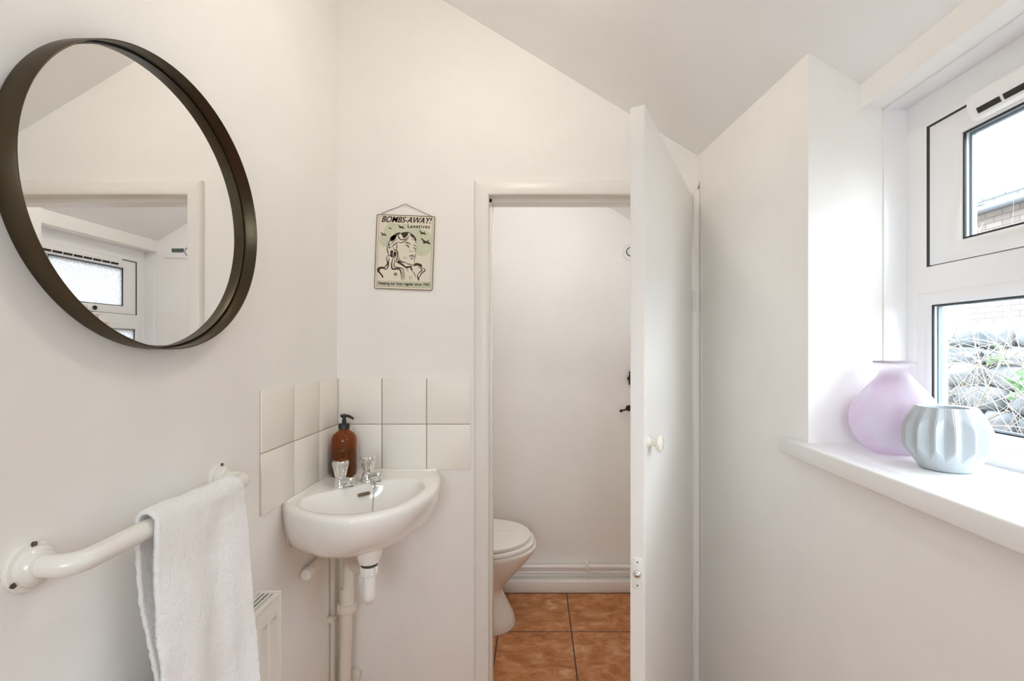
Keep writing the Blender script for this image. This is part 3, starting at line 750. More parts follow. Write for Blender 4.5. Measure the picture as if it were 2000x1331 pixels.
# ------------------------------------------------------------------ corner basin
BZ = H-.4134
K = Vector((XL, YB, 0))
def uv(u, v, z): return Vector((XL+u, YB-v, z))
outer_front = [(0, .345), (.035, .383), (.08, .415), (.14, .450), (.20, .462), (.24, .458), (.292, .424), (.337, .372), (.366, .304), (.380, .24), (.381, .165), (.368, .085), (.352, .03), (.345, .0)]
of = [Vector((p.x, p.y)) for p in bez([(a, b, 0) for a, b in outer_front], 7)]
NF = len(of)
def basin_ring(s, z, inset=0, k=None):
    """front outline shrunk towards the corner, held out near the two walls"""
    pts = []
    for i, p in enumerate(of):
        t = i/(NF-1); e = 1-math.sin(math.pi*t)**.7*.55 if 0 < t < 1 else 1
        e = 1-(1-.45)*math.sin(math.pi*t)**.6 if 0 < t < 1 else 1
        ss = 1-(1-s)*(1-.55*e)
        q_ = p*ss
        if inset:
            d = Vector((p.x-.18, p.y-.22)).normalized(); q_ = q_-d*inset
        q_.x = max(q_.x, 0.0); q_.y = max(q_.y, 0.0)
        if i == 0: q_.x = 0
        if i == NF-1: q_.y = 0
        pts.append(uv(q_.x, q_.y, z))
    pts.append(uv(0.0, 0.0, z))
    return pts
# order: front from left wall to back wall, then the corner
rings = [basin_ring(.12, BZ-.150), basin_ring(.40, BZ-.150), basin_ring(.60, BZ-.146), basin_ring(.74, BZ-.134), basin_ring(.85, BZ-.112), basin_ring(.93, BZ-.082), basin_ring(.98, BZ-.048), basin_ring(1.0, BZ-.022), basin_ring(1.0, BZ-.010), basin_ring(1.0, BZ-.003, .003), basin_ring(1.0, BZ, .009)]
# bowl opening in (u, v)
# bowl opening traced on the ledge
open_pts = [(.038, .345), (.085, .392), (.15, .418), (.225, .420), (.285, .385), (.325, .325), (.345, .25), (.342, .18), (.315, .135), (.27, .120), (.215, .128), (.160, .165), (.115, .212), (.060, .268), (.035, .305)]
op = [Vector((p.x, p.y)) for p in bez([(a, b, 0) for a, b in open_pts+open_pts[:1]], 7)[:-1]]
oc = Vector((.215, .285)); dc = Vector((.222, .318))
def open_ring(s, z, c=None):
    c = c or oc
    return [uv(*(c+(p-c)*s), z) for p in op]
mb = MB()
mb.ring_loft(rings, True, False)
mb.bm.verts.ensure_lookup_table()
# rim top: fill between last outer ring and opening ring
n_out = len(rings[-1])
outer_vs = [v for v in mb.bm.verts][-n_out:]
orings = [open_ring(1.035, BZ+.0003), open_ring(1.0, BZ-.0015), open_ring(.975, BZ-.006), open_ring(.955, BZ-.014), open_ring(.93, BZ-.030, dc), open_ring(.87, BZ-.055, dc), open_ring(.76, BZ-.082, dc), open_ring(.58, BZ-.104, dc), open_ring(.36, BZ-.118, dc), open_ring(.14, BZ-.124, dc)]
R = [[mb.bm.verts.new(p) for p in r] for r in orings]
for a, b in zip(R, R[1:]):
    for i in range(len(a)):
        j = (i+1) % len(a); mb.bm.faces.new((a[i], a[j], b[j], b[i]))
mb.bm.faces.new(R[-1])
es = []
for loop in (outer_vs, R[0]):
    for i in range(len(loop)):
        a, b = loop[i], loop[(i+1) % len(loop)]
        e = mb.bm.edges.get((a, b)) or mb.bm.edges.new((a, b)); es.append(e)
bmesh.ops.triangle_fill(mb.bm, use_beauty=True, edges=es)
broot = thing('corner_basin', (XL+.2, YB-.25, BZ-.15), 'white ceramic corner washbasin fixed where the two walls meet', 'washbasin')
mb.build('basin_bowl', M['ceramic'], broot, ang=50)
# raised lip along both walls and the outlet boss
MB().box(XL+.0062, XL+.016, YB-.340, YB-.0065, BZ-.006, BZ+.0045, .004, 3).box(XL+.0065, XL+.342, YB-.016, YB-.0065, BZ-.006, BZ+.0045, .004, 3).build('wall_lip', M['ceramic'], broot)
DR = Vector((-.451, YB-.318, 0))
MB().lathe([(.050, BZ-.085), (.043, BZ-.112), (.036, BZ-.135), (.0325, BZ-.150), (.029, BZ-.160), (.027, BZ-.168), (.0, BZ-.168)], (DR.x, DR.y, 0), 32).build('outlet_boss', M['ceramic'], broot)
MB().lathe([(.021, BZ-.1225), (.020, BZ-.1205), (.016, BZ-.1215), (.0001, BZ-.1235)], (DR.x, DR.y, 0), 28).build('waste_ring', M['chrome'], broot)
# overflow slot in the back of the bowl
sd = Vector((1, 1, 0)).normalized()      # along the slot (parallel to the bowl's back edge)
oc3 = uv(.1605, .187, BZ-.026)
nf = Vector((.707, -.707, .25)).normalized()
def pill(c, L, r, dep, n=10):
    up = nf.cross(sd).normalized(); pr = []
    for d_ in (0, dep):
        P = []
        for k in range(n+1):
            a = -math.pi/2+math.pi*k/n; P.append(c+sd*(L/2+r*math.cos(a))+up*r*math.sin(a)+nf*d_)
        for k in range(n+1):
            a = math.pi/2+math.pi*k/n; P.append(c+sd*(-L/2+r*math.cos(a))+up*r*math.sin(a)+nf*d_)
        pr.append(P)
    return pr
MB().ring_loft(pill(oc3-nf*.003, .026, .0052, .0045)).build('overflow_slot', M['overflow'], broot, False)

# taps
def tap(base, d, label):
    root = thing('pillar_tap', base, label, 'tap', 'pillar taps on the corner basin')
    b = Vector(base); d = Vector(d).normalized()
    MB().lathe([(.0001, .0), (.0225, .0), (.0225, .003), (.0205, .006), (.019, .012), (.0175, .020), (.015, .026), (.011, .030), (.0105, .036), (.0001, .036)], b, 32).build('tap_body', M['chrome'], root)
    path = [b+Vector((0, 0, .013))+d*.008, b+Vector((0, 0, .019))+d*.025, b+Vector((0, 0, .025))+d*.042, b+Vector((0, 0, .0275))+d*.053]
    sp_ = MB().tube(path, [.0125, .0108, .0095, .0092], 20).build('spout', M['chrome'], root)
    tip = b+d*.055
    MB().lathe([(.0001, .012), (.0088, .012), (.0098, .014), (.0098, .034), (.0085, .0365), (.0001, .0370)], tip, 24).build('nozzle', M['chrome'], sp_)
    MB().lathe([(.0070, .0118), (.0070, .009), (.0001, .009)], tip, 20).build('nozzle_insert', M['rubber'], sp_)
    # tapered, softly facetted handle
    rr = []
    for r, h in ((.0125, .027), (.0155, .029), (.0168, .034), (.0205, .052), (.0238, .066), (.0245, .070), (.0240, .0735)):
        rr.append([b+Vector((r*(1+.035*math.cos(8*a))*math.cos(a), r*(1+.035*math.cos(8*a))*math.sin(a), h)) for a in [2*math.pi*i/64 for i in range(64)]])
    hd = MB().ring_loft(rr).build('tap_handle', M['chrome'], root, ang=50)
    MB().lathe([(.0225, .0735), (.0215, .0765), (.012, .078), (.0001, .078)], b, 32).build('handle_cap', M['chrome'], hd)
    return root
dtap = (.8, -.6, 0)
T1 = Vector((-.581, 1.396, BZ)); T2 = Vector((-.518, 1.449, BZ))
tap(T1, dtap, 'left chrome tap on the basin, nearest the left wall')
tap(T2, dtap, 'right chrome tap on the basin, with the plug chain hanging beside it')
# plug chain
croot = thing('plug_chain', (T2.x+.03, T2.y-.05, BZ), 'thin metal plug chain hanging down into the basin bowl', 'chain')
cp = bez([Vector((-.551, 1.408, BZ+.0035)), Vector((-.535, 1.428, BZ+.002)), Vector((-.5405, 1.43, BZ+.002))], 6)
mb = MB()
def links(path, step=.0052):
    P = [Vector(p) for p in path]; seg = [0]
    for a, b in zip(P, P[1:]): seg.append(seg[-1]+(b-a).length)
    n = int(seg[-1]/step)
    for i in range(n):
        s_ = (i+.5)*step; j = max(k for k in range(len(seg)) if seg[k] <= s_); j = min(j, len(P)-2)
        t = (s_-seg[j])/(seg[j+1]-seg[j]); c = P[j].lerp(P[j+1], t); d = (P[j+1]-P[j]).normalized()
        u = d.orthogonal().normalized()
        if i % 2: u = d.cross(u)
        ring = [c+d*(.0037*math.cos(a))+u*(.0026*math.sin(a)) for a in [2*math.pi*q_/10 for q_ in range(11)]]
        mb.tube(ring, .00085, 5, False)
links(bez([Vector((-.556, 1.405, BZ+.003)), Vector((-.548, 1.418, BZ+.002)), Vector((-.537, 1.430, BZ+.0025))], 6))
links(bez([Vector((-.496, 1.432, BZ+.004)), Vector((-.489, 1.424, BZ+.0035)), Vector((-.485, 1.412, BZ-.004)), Vector((-.4795, 1.385, BZ-.028)), Vector((-.470, 1.35, BZ-.066)), Vector((-.462, 1.32, BZ-.095)), Vector((-.455, 1.29, BZ-.114))], 6))
mb.build('chain_links', M['worn_chrome'], croot)['kind'] = 'stuff'
MB().lathe([(.0001, BZ-.106), (.004, BZ-.106), (.005, BZ-.112), (.017, BZ-.114), (.0185, BZ-.119), (.0001, BZ-.1195)], (DR.x, DR.y, 0), 24).build('rubber_plug', M['blackplastic'], croot)

# soap bottle
sb = Vector((-.6195, 1.516, BZ+.0006))
root = thing('soap_bottle', sb, 'amber glass pump soap bottle standing in the corner behind the taps', 'soap bottle')
MB().lathe([(.0001, 0), (.034, 0), (.0375, .003), (.0385, .010), (.0385, .118), (.037, .128), (.032, .139), (.023, .147), (.016, .152), (.0145, .157), (.0145, .162)], sb, 48).build('bottle_body', M['amber'], root, ang=60)

MB().lathe([(.0001, .003), (.0345, .003), (.0355, .010), (.0355, .088), (.0001, .088)], sb, 40).build('liquid_soap', M['liquid'], root)
col = MB().lathe([(.0155, .155), (.0172, .1555), (.0172, .172), (.0155, .1745), (.007, .175), (.006, .192), (.0045, .192), (.0045, .197)], sb, 32, cap0=True, cap1=True).build('pump_collar', M['blackplastic'], root)
mb = MB().lathe([(.0001, .1955), (.0105, .1955), (.0115, .199), (.010, .204), (.0001, .2055)], sb, 28)
mb.tube([sb+Vector((-.012, .006, .2005)), sb+Vector((0, 0, .2015)), sb+Vector((.018, -.008, .2005)), sb+Vector((.032, -.014, .1955)), sb+Vector((.036, -.016, .192))], [.0045, .0055, .0048, .0038, .003], 14)
mb.build('pump_head', M['blackplastic'], root)
root.scale = (1, 1, .955)

# ------------------------------------------------------------------ waste trap and pipes below the basin
troot = thing('basin_trap', (DR.x, DR.y, BZ-.168), 'white plastic waste trap hanging under the basin outlet', 'waste trap')
cx_, cy_ = DR.x, DR.y
MB().lathe([(.0215, BZ-.169), (.0225, BZ-.171), (.0225, BZ-.176), (.0195, BZ-.179)], (cx_, cy_, 0), 28, cap0=True, cap1=True).build('rubber_washer', M['rubber'], troot)
rr = []
for r, h in ((.0205, BZ-.178), (.0225, BZ-.180), (.0225, BZ-.200), (.0190, BZ-.204)):
    rr.append([Vector((cx_+r*(1+.045*(1 if (i//3) % 2 else -1))*math.cos(a), cy_+r*(1+.045*(1 if (i//3) % 2 else -1))*math.sin(a), h)) for i, a in enumerate([2*math.pi*i/72 for i in range(72)])])
MB().ring_loft(rr).build('ribbed_nut', M['whitepipe'], troot)
zt_ = BZ-.200
path = arc_path([(cx_, cy_, zt_), (cx_, cy_, H-.689), (cx_-.028, cy_+.055, H-.689), (cx_-.028, cy_+.055, H-.640)], .03)
MB().tube(path, .0172, 24).build('trap_bend', M['whitepipe'], troot, ang=60)
MB().lathe([(.0205, H-.664), (.021, H-.662), (.021, H-.645), (.019, H-.642)], (cx_-.028, cy_+.055, 0), 24, cap0=True, cap1=True).build('return_nut', M['whitepipe'], troot)
wroot = thing('waste_pipe', (-.612, 1.51, 0), 'thick cream painted waste pipe bending down from the trap to the floor', 'pipe')
wp = arc_path([(cx_-.028, cy_+.055, H-.6395), (cx_-.032, cy_+.062, H-.625), (-.540, 1.405, H-.660), (-.597, 1.500, H-.668), (-.600, 1.505, H-.74), (-.610, 1.510, H-.83)], .034)
MB().tube(wp, .0175, 24).build('waste_elbow', M['pipe'], wroot, ang=60)
MB().lathe([(.0195, .060), (.0215, .058), (.0215, .0), (.0175, -.002)], (-.606, 1.508, H-.835), 28, cap0=True, cap1=True).build('pipe_socket', M['pipe'], wroot)
MB().lathe([(.0265, .026), (.030, .023), (.030, .003), (.027, 0)], (-.607, 1.508, H-.848), 28, cap0=True, cap1=True).build('coupling_nut', M['pipe'], wroot)
MB().tube([(-.607, 1.508, H-.84), (-.620, 1.512, .0)], .0175, 24).build('waste_riser', M['pipe'], wroot)
tag(MB().tube([(-.6645, 1.532, BZ-.14), (-.6635, 1.532, 0)], .0078, 14).build('supply_pipe', M['pipe']), 'thin cream supply pipe under the basin, the one nearer the left wall with the clip', 'pipe', 'supply pipes below the basin')
tag(MB().tube([(-.653, 1.570, BZ-.14), (-.652, 1.570, 0)], .0078, 14).build('supply_pipe', M['pipe']), 'thin cream supply pipe running up the corner right behind the clipped one', 'pipe', 'supply pipes below the basin')
mb = MB().box(XL, XL+.022, 1.505, 1.520, H-.888, H-.872, .002)
mb.tube([(-.6645, 1.512, H-.880), (-.652, 1.520, H-.880), (-.650, 1.535, H-.880), (-.655, 1.545, H-.880)], .004, 8)
tag(mb.build('pipe_clip', M['pipe']), 'small cream clip holding the thin supply pipe to the left wall', 'pipe clip')
MB_ = MB().tube([(-.655, 1.338, H-.650), (-.655, YB, H-.650)], .0142, 24)
o = MB_.build('capped_pipe', M['pipe']); tag(o, 'short cream capped pipe end sticking out along the left wall under the basin', 'pipe')
MB().lathe([(.0150, -.001), (.0156, .001), (.0156, .020), (.0145, .021)], (-.655, 1.335, H-.650), 24, 'y', True, True).build('pipe_cap', M['whitepipe'], o)
mb = MB().lathe([(.017, 0), (.019, .003), (.019, .018), (.014, .022)], (-.606, YB-.03, H-1.10), 24, 'y', True, True)
tag(mb.build('pipe_stub', M['pipe']), 'small round cream pipe stub low on the back wall beside the waste pipe', 'pipe fitting')
# ceiling to floor nothing else; white pipe bracket on the basin edge
# ------------------------------------------------------------------ grab rail
RX = -.612; RZ0, RZ1 = H-.290, H-.278
groot = thing('grab_rail', (XL, .80, H-.284), 'cream plastic coated grab rail fixed to the left wall, towel over it', 'grab rail')
path = arc_path([(XL+.004, .622, RZ0), (RX, .622, RZ0), (RX, .995, RZ1), (XL+.004, .995, RZ1)], .052, 12)
MB().tube(path, .0148, 28).build('rail_tube', M['rail'], groot, ang=60)
for (yy, zz) in ((.622, RZ0), (.995, RZ1)):
    fl = MB().lathe([(.0001, XL+.0002), (.0325, XL+.0002), (.0330, XL+.004), (.0318, XL+.0065), (.0262, XL+.008), (.0255, XL+.012), (.0215, XL+.0145), (.0195, XL+.020), (.0155, XL+.0215), (.0001, XL+.0215)], (0, yy, zz), 48, 'x').build('wall_flange', M['rail'], groot, ang=40)
    for k in range(3):
        a = math.radians(90+120*k)
        MB().lathe([(.0038, XL+.006), (.0038, XL+.0085), (.0001, XL+.0085)], (0, yy+.0285*math.cos(a), zz+.0285*math.sin(a)), 14, 'x').build('screw', M['screw'], fl)

# ------------------------------------------------------------------ towel
def towel():
    bm = bmesh.new()
    NY = 120; rz = H-.2835; r0 = .0175
    # profile: back hem -> over the rail -> front hem
    prof = []
    for k in range(90):
        t = k/89; prof.append(('b', t))
    for k in range(1, 24): prof.append(('t', k/24))
    for k in range(150): prof.append(('f', k/149))
    G = []
    for kind, t in prof:
        row = []
        for j in range(NY+1):
            v = j/NY
            if kind == 'b':
                z = H-.562+(.562-.2835)*t; d = 1-t
                x = RX-.0175-.004*math.sin(d*5)+.022*d*d*.9
                y = .745+.190*v
                y += (.5-v)*.018*d+.0
                x += .004*math.sin(v*7+1.2)*d
            elif kind == 't':
                a = math.pi-math.pi*t
                x = RX+(r0+.001)*math.cos(a); z = rz+.0005+(r0+.001)*math.sin(a)
                y = (.745+.190*v)*(1-t)+(.728+.217*v)*t
            else:
                d = t
                z = rz-(.445)*t; x = RX+.0185+.022*t**1.3
                y = .728+.217*v
                fold = math.sin(v*9.0-.5)*.0055*(1-math.exp(-d*4))+.004*math.sin(v*17+d*3)*d
                x += fold; x += .010*math.exp(-((v-1)/.12)**2)*d
                y += -.003*math.sin(d*6)*(1-v)
            nn = noise.noise(Vector((x*18, y*18, z*18)))*.0030+noise.noise(Vector((x*90, y*90, z*90)))*.0011+noise.noise(Vector((x*330, y*330, z*330)))*.0009
            x += nn*(1 if kind != 'b' else -1)
            if kind == 't': z += abs(nn)+noise.noise(Vector((y*14, 3, 1)))*.002
            edge = 1 if j in (0, NY) else 0
            y += noise.noise(Vector((z*160, v*3, 5)))*.0014*edge
            row.append(bm.verts.new((x, y, z)))
        G.append(row)
    for a, b in zip(G, G[1:]):
        for j in range(NY): bm.faces.new((a[j], a[j+1], b[j+1], b[j]))
    bmesh.ops.recalc_face_normals(bm, faces=bm.faces)
    me = bpy.data.meshes.new('hand_towel'); bm.to_mesh(me); bm.free()
    for f in me.polygons: f.use_smooth = True
    me.materials.append(M['towel'])
    o = bpy.data.objects.new('hand_towel', me); C.objects.link(o)
    s = o.modifiers.new('thickness', 'SOLIDIFY'); s.thickness = .0075; s.offset = 1 if True else 0
    return o
tw = towel(); tag(tw, 'fluffy white towel folded over the grab rail', 'towel')

# ------------------------------------------------------------------ radiator
RXF, RXB = -.600, -.652; RT = H-.572; RY1, RY0 = 1.100, .42; RB = RT-.50
rroot = thing('radiator', (-.63, .76, RB), 'cream panel radiator with slotted top grille on the left wall below the towel', 'radiator')
# fluted front panel
pts = []
yy = RY1-.010
front = [(RXF+.001, RY1-.004)]
yk = RY1-.016
while yk > RY0+.03:
    front += [(RXF+.001, yk), (RXF-.012, yk-.006), (RXF-.012, yk-.021), (RXF+.001, yk-.027)]; yk -= .038
front += [(RXF+.001, RY0+.004)]
zt2, zb2 = RT-.046, RB+.03
mb = MB()
poly = [(x, y) for x, y in front]+[(RXF-.018, RY0+.004), (RXF-.018, RY1-.004)]
def flat_ring(z): return [(x, y, z) for x, y in poly]
def flush_ring(z): return [((RXF+.001 if i < len(front) else x), y, z) for i, (x, y) in enumerate(poly)]
mb.ring_loft([flush_ring(RB), flush_ring(zb2-.012), flat_ring(zb2), flat_ring(zt2-.012), flush_ring(zt2), flush_ring(RT-.006)])
mb.build('front_panel', M['enamel'], rroot, ang=25)
MB().box(RXB, RXB+.012, RY0, RY1-.002, RB, RT-.006, .002).build('back_panel', M['enamel'], rroot)
MB().box(RXB-.001, RXF+.0035, RY1-.0035, RY1, RB+.01, RT+.001, .001).build('side_cover', M['enamel'], rroot)
MB().box(RXB-.001, RXF+.0035, RY0, RY0+.0035, RB+.01, RT+.001, .001).build('side_cover', M['enamel'], rroot)
mb = MB()
gx0, gx1 = RXB, RXF+.003
mb.box(gx1-.012, gx1, RY0, RY1-.003, RT-.008, RT, .001); mb.box(gx0, gx0+.006, RY0, RY1-.003, RT-.008, RT, .001)
inner0, inner1 = gx0+.006, gx1-.012
nb = 4; wbar = .0035; gap = (inner1-inner0-(nb-1)*wbar)/nb
for k in range(1, nb):
    xx = inner0+k*gap+(k-1)*wbar; mb.box(xx, xx+wbar, RY0, RY1-.003, RT-.004, RT-.0005, .0005)
yy = RY1-.003
while yy > RY0:
    mb.box(inner0, inner1, yy-.005, yy, RT-.0045, RT-.001); yy -= .105
mb.build('top_grille', M['enamel'], rroot)
MB().box(RXB+.013, RXF-.019, RY0+.01, RY1-.01, RB+.02, RT-.022).build('convector_fins', M['radiator_dark'], rroot, False)
for yb_ in (RY0+.12, RY1-.12): MB().box(XL, RXB+.001, yb_-.012, yb_+.012, RB+.05, RT-.05).build('wall_bracket', M['enamel'], rroot)

# ------------------------------------------------------------------ sill ornaments
pc = Vector((.706, .922, SILL+.0004))
prof = [(.0001, 0), (.040, 0), (.046, .003), (.058, .014), (.069, .030), (.0745, .048), (.0755, .066), (.0725, .083), (.064, .100), (.052, .117), (.040, .132), (.030, .144), (.0245, .153), (.0235, .160), (.026, .167), (.034, .1715), (.0355, .174), (.034, .1765), (.0300, .1755)]
tag(MB().lathe(prof, pc, 64).build('glass_vase', M['pink'], ang=60), 'pink frosted glass bottle vase on the window sill', 'vase')
gc = Vector((.6875, .785, SILL+.0004))
def pleat():
    N = 15; n2 = N*2
    def rg(r1, r2, z, off=0): return [gc+Vector(((r1 if i % 2 == 0 else r2)*math.cos(math.pi*(i+off)/N), (r1 if i % 2 == 0 else r2)*math.sin(math.pi*(i+off)/N), z)) for i in range(n2)]
    bm = bmesh.new()
    rings = [rg(.034, .034, 0), rg(.0375, .0365, .003), rg(.0590, .0480, .0300), rg(.0600, .0500, .040), rg(.0600, .0500, .0660), rg(.0560, .0460, .0840), rg(.0430, .0400, .1020), rg(.0400, .0395, .1045), rg(.030, .030, .1025), rg(.029, .029, .095), rg(.045, .040, .07), rg(.045, .040, .03), rg(.02, .02, .008)]
    # chevron foot: valley vertices sit lower than ridge vertices
    for i, v in enumerate(rings[2]): v.z += (.006 if i % 2 == 0 else -.010)
    for i, v in enumerate(rings[5]): v.z += (-.006 if i % 2 == 0 else .004)
    R = [[bm.verts.new(p) for p in r] for r in rings]
    for a, b in zip(R, R[1:]):
        for i in range(n2):
            j = (i+1) % n2; bm.faces.new((a[i], a[j], b[j], b[i]))
    bm.faces.new(R[0][::-1]); bm.faces.new(R[-1])
    bmesh.ops.recalc_face_normals(bm, faces=bm.faces)
    es = [e for e in bm.edges if e.is_manifold and e.calc_face_angle(0) > .25]
    bmesh.ops.bevel(bm, geom=es, offset=.0011, segments=2, affect='EDGES', clamp_overlap=True)
    me = bpy.data.meshes.new('pleated_vase'); bm.to_mesh(me); bm.free()
    for f in me.polygons: f.use_smooth = True
    me.set_sharp_from_angle(angle=math.radians(16))
    me.materials.append(M['porcelain']); o = bpy.data.objects.new('pleated_vase', me); C.objects.link(o); return o
tag(pleat(), 'squat pale grey pleated ceramic vase standing in front of the pink vase', 'vase')

# ------------------------------------------------------------------ toilet room
TYC = 2.178
toroot = thing('toilet', (-.30, TYC, 0), 'white toilet with its lid down, seen side-on through the doorway', 'toilet')
def dshape(xt, xb, hw, z, n=64, sq=2.3, yc=TYC):
    """egg plan: tip at xt, back at xb"""
    c = xt-(xt-xb)*.52; P = []
    for i in range(n):
        a = 2*math.pi*i/n; ca_, sa_ = math.cos(a), math.sin(a)
        ex = abs(ca_)**(2/2.0)*(1 if ca_ > 0 else -1); ey = abs(sa_)**(2/sq)*(1 if sa_ > 0 else -1)
        P.append((c+(xt-c)*ex if ex > 0 else c+(c-xb)*ex, yc+hw*ey, z))
    return P
XB = -.50
rg_ = [(-.095, -.42, .118, 0), (-.090, -.42, .122, .012), (-.105, -.42, .118, .05), (-.130, -.41, .108, .095), (-.150, -.41, .100, .135), (-.157, -.42, .098, .160), (-.145, -.44, .108, .185), (-.115, -.46, .124, .220), (-.075, -.47, .143, .262), (-.035, -.48, .164, .305), (-.008, XB, .180, .340), (.004, XB, .187, .358), (.006, XB, .188, .368), (.002, XB, .185, .374), (-.02, XB, .165, .375)]
MB().ring_loft([dshape(a, b, c, z) for a, b, c, z in rg_]).build('toilet_bowl', M['ceramic_white'], toroot, ang=60)
MB().ring_loft([dshape(-.012, -.47, .186, .3765), dshape(-.005, -.47, .192, .381), dshape(-.006, -.47, .191, .391), dshape(-.014, -.47, .184, .3955)]).build('toilet_seat', M['seat'], toroot, ang=50)
mb = MB().ring_loft([dshape(-.034, -.47, .184, .3985), dshape(-.026, -.47, .191, .402), dshape(-.026, -.47, .191, .4125), dshape(-.034, -.47, .184, .4175), dshape(-.060, -.46, .160, .4185)])
lid = mb.build('toilet_lid', M['seat'], toroot, ang=50)
mb = MB()
for k in range(-4, 5):
    y_ = TYC+k*.036; hw = math.sqrt(max(0, 1-(k*.036/.165)**2))
    mb.box(-.27-.17*hw, -.27+.185*hw, y_-.0006, y_+.0006, .4183, .4190)
mb.build('lid_groove', M['pipe'], lid, False)
for s_ in (-1, 1): MB().lathe([(.011, .375), (.013, .38), (.013, .415), (.009, .419)], (-.475, TYC+.075*s_, 0), 20, cap0=True, cap1=True).build('seat_hinge', M['chrome'], toroot)
MB().box(XL+.004, -.50, TYC-.185, TYC+.185, .40, .76, .018, 4).box(XL+.03, -.46, TYC-.11, TYC+.11, .20, .41, .02, 3).build('cistern', M['ceramic_white'], toroot)
MB().box(XL+.003, -.490, TYC-.195, TYC+.195, .762, .79, .01, 3).build('cistern_lid', M['ceramic_white'], toroot)

for z_, r_, lab in ((.124, .0115, 'upper thicker cream pipe running along the far wall'), (.0955, .0072, 'lower thinner cream pipe running along the far wall')):
    tag(MB().tube([(XL, 2.468, z_), (XT, 2.468, z_)], r_, 16).build('wall_pipe', M['gloss']), lab, 'pipe', 'pipes along the toilet room wall')
mb = MB().box(.266, .276, 2.453, YF, .084, .096).box(.262, .280, 2.4565, 2.462, .086, .102, .001).box(.262, .280, 2.4525, 2.458, .106, .142, .001).box(.266, .276, 2.456, YF, .135, .142)
tag(mb.build('pipe_clip', M['whitepipe']), 'white clip holding the two pipes on the far wall', 'pipe clip')

th = Vector((.505, YF, H+.4975*1.02))
throot = thing('thermostat', th, 'white wall thermostat with a round dial high on the far wall', 'thermostat')
MB().lathe([(.0001, .0), (.0435, .0), (.0435, -.010), (.041, -.014), (.0001, -.0145)], th, 48, 'y').box(th.x, th.x+.135, YF-.013, YF, th.z-.032, th.z+.032, .004).build('thermostat_body', M['upvc'], throot)
MB().lathe([(.0245, -.0140), (.0245, -.0175), (.0205, -.0175), (.0205, -.0140)], th, 40, 'y').build('dial_ring', M['blackplastic'], throot)
MB().lathe([(.0204, -.0140), (.0200, -.0185), (.0001, -.019)], th, 40, 'y').build('dial', M['upvc'], throot)
MB().box(th.x+.030, th.x+.095, YF-.0142, YF-.012, th.z-.003, th.z+.018).build('display', M['paper_dark'], throot)

hk = Vector((.497, YF, H-.324))
hroot = thing('wall_hook', hk, 'dark metal peg with a knobbed end low on the far wall, half behind the door', 'hook')
MB().lathe([(.0001, 0), (.016, 0), (.016, -.004), (.010, -.007), (.0001, -.007)], hk, 24, 'y').build('hook_plate', M['bronze'], hroot)
mb = MB().tube([hk+Vector((0, -.004, 0)), hk+Vector((-.004, -.022, -.003)), hk+Vector((-.018, -.030, -.003)), hk+Vector((-.040, -.030, -.009))], [.006, .0055, .0045, .0045], 12)
bmesh.ops.create_icosphere(mb.bm, subdivisions=3, radius=.0085, matrix=Matrix.Translation(hk+Vector((-.046, -.030, -.011))))
mb.build('hook_arm', M['bronze'], hroot)
pq = Vector((.545, YF, H-.164))
mb = MB()
mb.lathe([(.0001, -.040), (.012, -.040), (.028, -.034), (.045, -.022), (.052, -.010), (.050, 0)], pq, 32, 'y')
for k in range(10):
    a = 2*math.pi*k/10
    bmesh.ops.create_icosphere(mb.bm, subdivisions=2, radius=.011, matrix=Matrix.Translation(pq+Vector((.048*math.cos(a), -.014, .048*math.sin(a)))))
tag(mb.build('wall_ornament', M['bronze']), 'dark mottled wall ornament showing past the door edge, above the metal peg', 'ornament')

# pink blossoms in a small pot on the toilet room sill (seen in the mirror)
fp = Vector((.655, 2.135, TSILL))
froot = thing('potted_flower', fp, 'pink blossoms standing on the toilet room sill, seen in the round mirror', 'flower')
MB().lathe([(.0001, 0), (.018, 0), (.024, .045), (.021, .045), (.018, .035), (.0001, .035)], fp, 24).build('flower_pot', M['seat'], froot)
random.seed(4)
mb = MB(); st = MB()
for k in range(9):
    tip = fp+Vector((random.uniform(-.025, .02), random.uniform(-.04, .04), random.uniform(.105, .175)))
    st.tube([fp+Vector((0, 0, .03)), fp.lerp(tip, .6)+Vector((0, 0, .02)), tip], .0012, 6)
    for q_ in range(6):
        a = q_*math.pi/3; c_ = tip+Vector((.007*math.cos(a), .009*math.sin(a), random.uniform(-.002, .004)))
        m4 = Matrix.Translation(c_) @ Matrix.Rotation(a, 4, 'Z') @ Matrix.Diagonal((1, .75, .35, 1))
        bmesh.ops.create_icosphere(mb.bm, subdivisions=2, radius=.0125, matrix=m4)
mb.build('blossoms', M['petal'], froot); st.build('stems', M['leaf'], froot)

# ------------------------------------------------------------------ ceiling lamps (opal domes on the slope)
opal = emit_mat('opal_lamp_glass', LAMP_COLOR, LAMP_STRENGTH)
opal2 = emit_mat('added_lamp_glass', (1.0, .975, .955), LAMP_STRENGTH*.86)
def dome(x, y, label, m, R=.085):
    c = Vector((x, y, ceil_z(x)))
    rot = Matrix.Rotation(math.atan(.6112), 3, 'Y')
    root = thing('ceiling_lamp', c, label, 'ceiling lamp', 'opal ceiling lamps')
    MB().lathe([(.0001, -.001), (R*1.12, -.001), (R*1.12, -.014), (R*1.03, -.018), (.0001, -.018)], c, 40, mtx=rot).build('lamp_base', M['upvc'], root)
    MB().lathe([(R, -.0185), (R*.98, -.032), (R*.86, -.050), (R*.62, -.066), (R*.3, -.074), (.0001, -.076)], c, 40, mtx=rot, cap0=True).build('lamp_glass', m, root)
dome(-.02, .98, 'round opal lamp on the sloping ceiling of the wash room', opal, .062)
dome(.18, 1.83, 'unseen opal lamp added to brighten the toilet room', opal2, .07)  # lamp added out of view to lift the toilet room walls

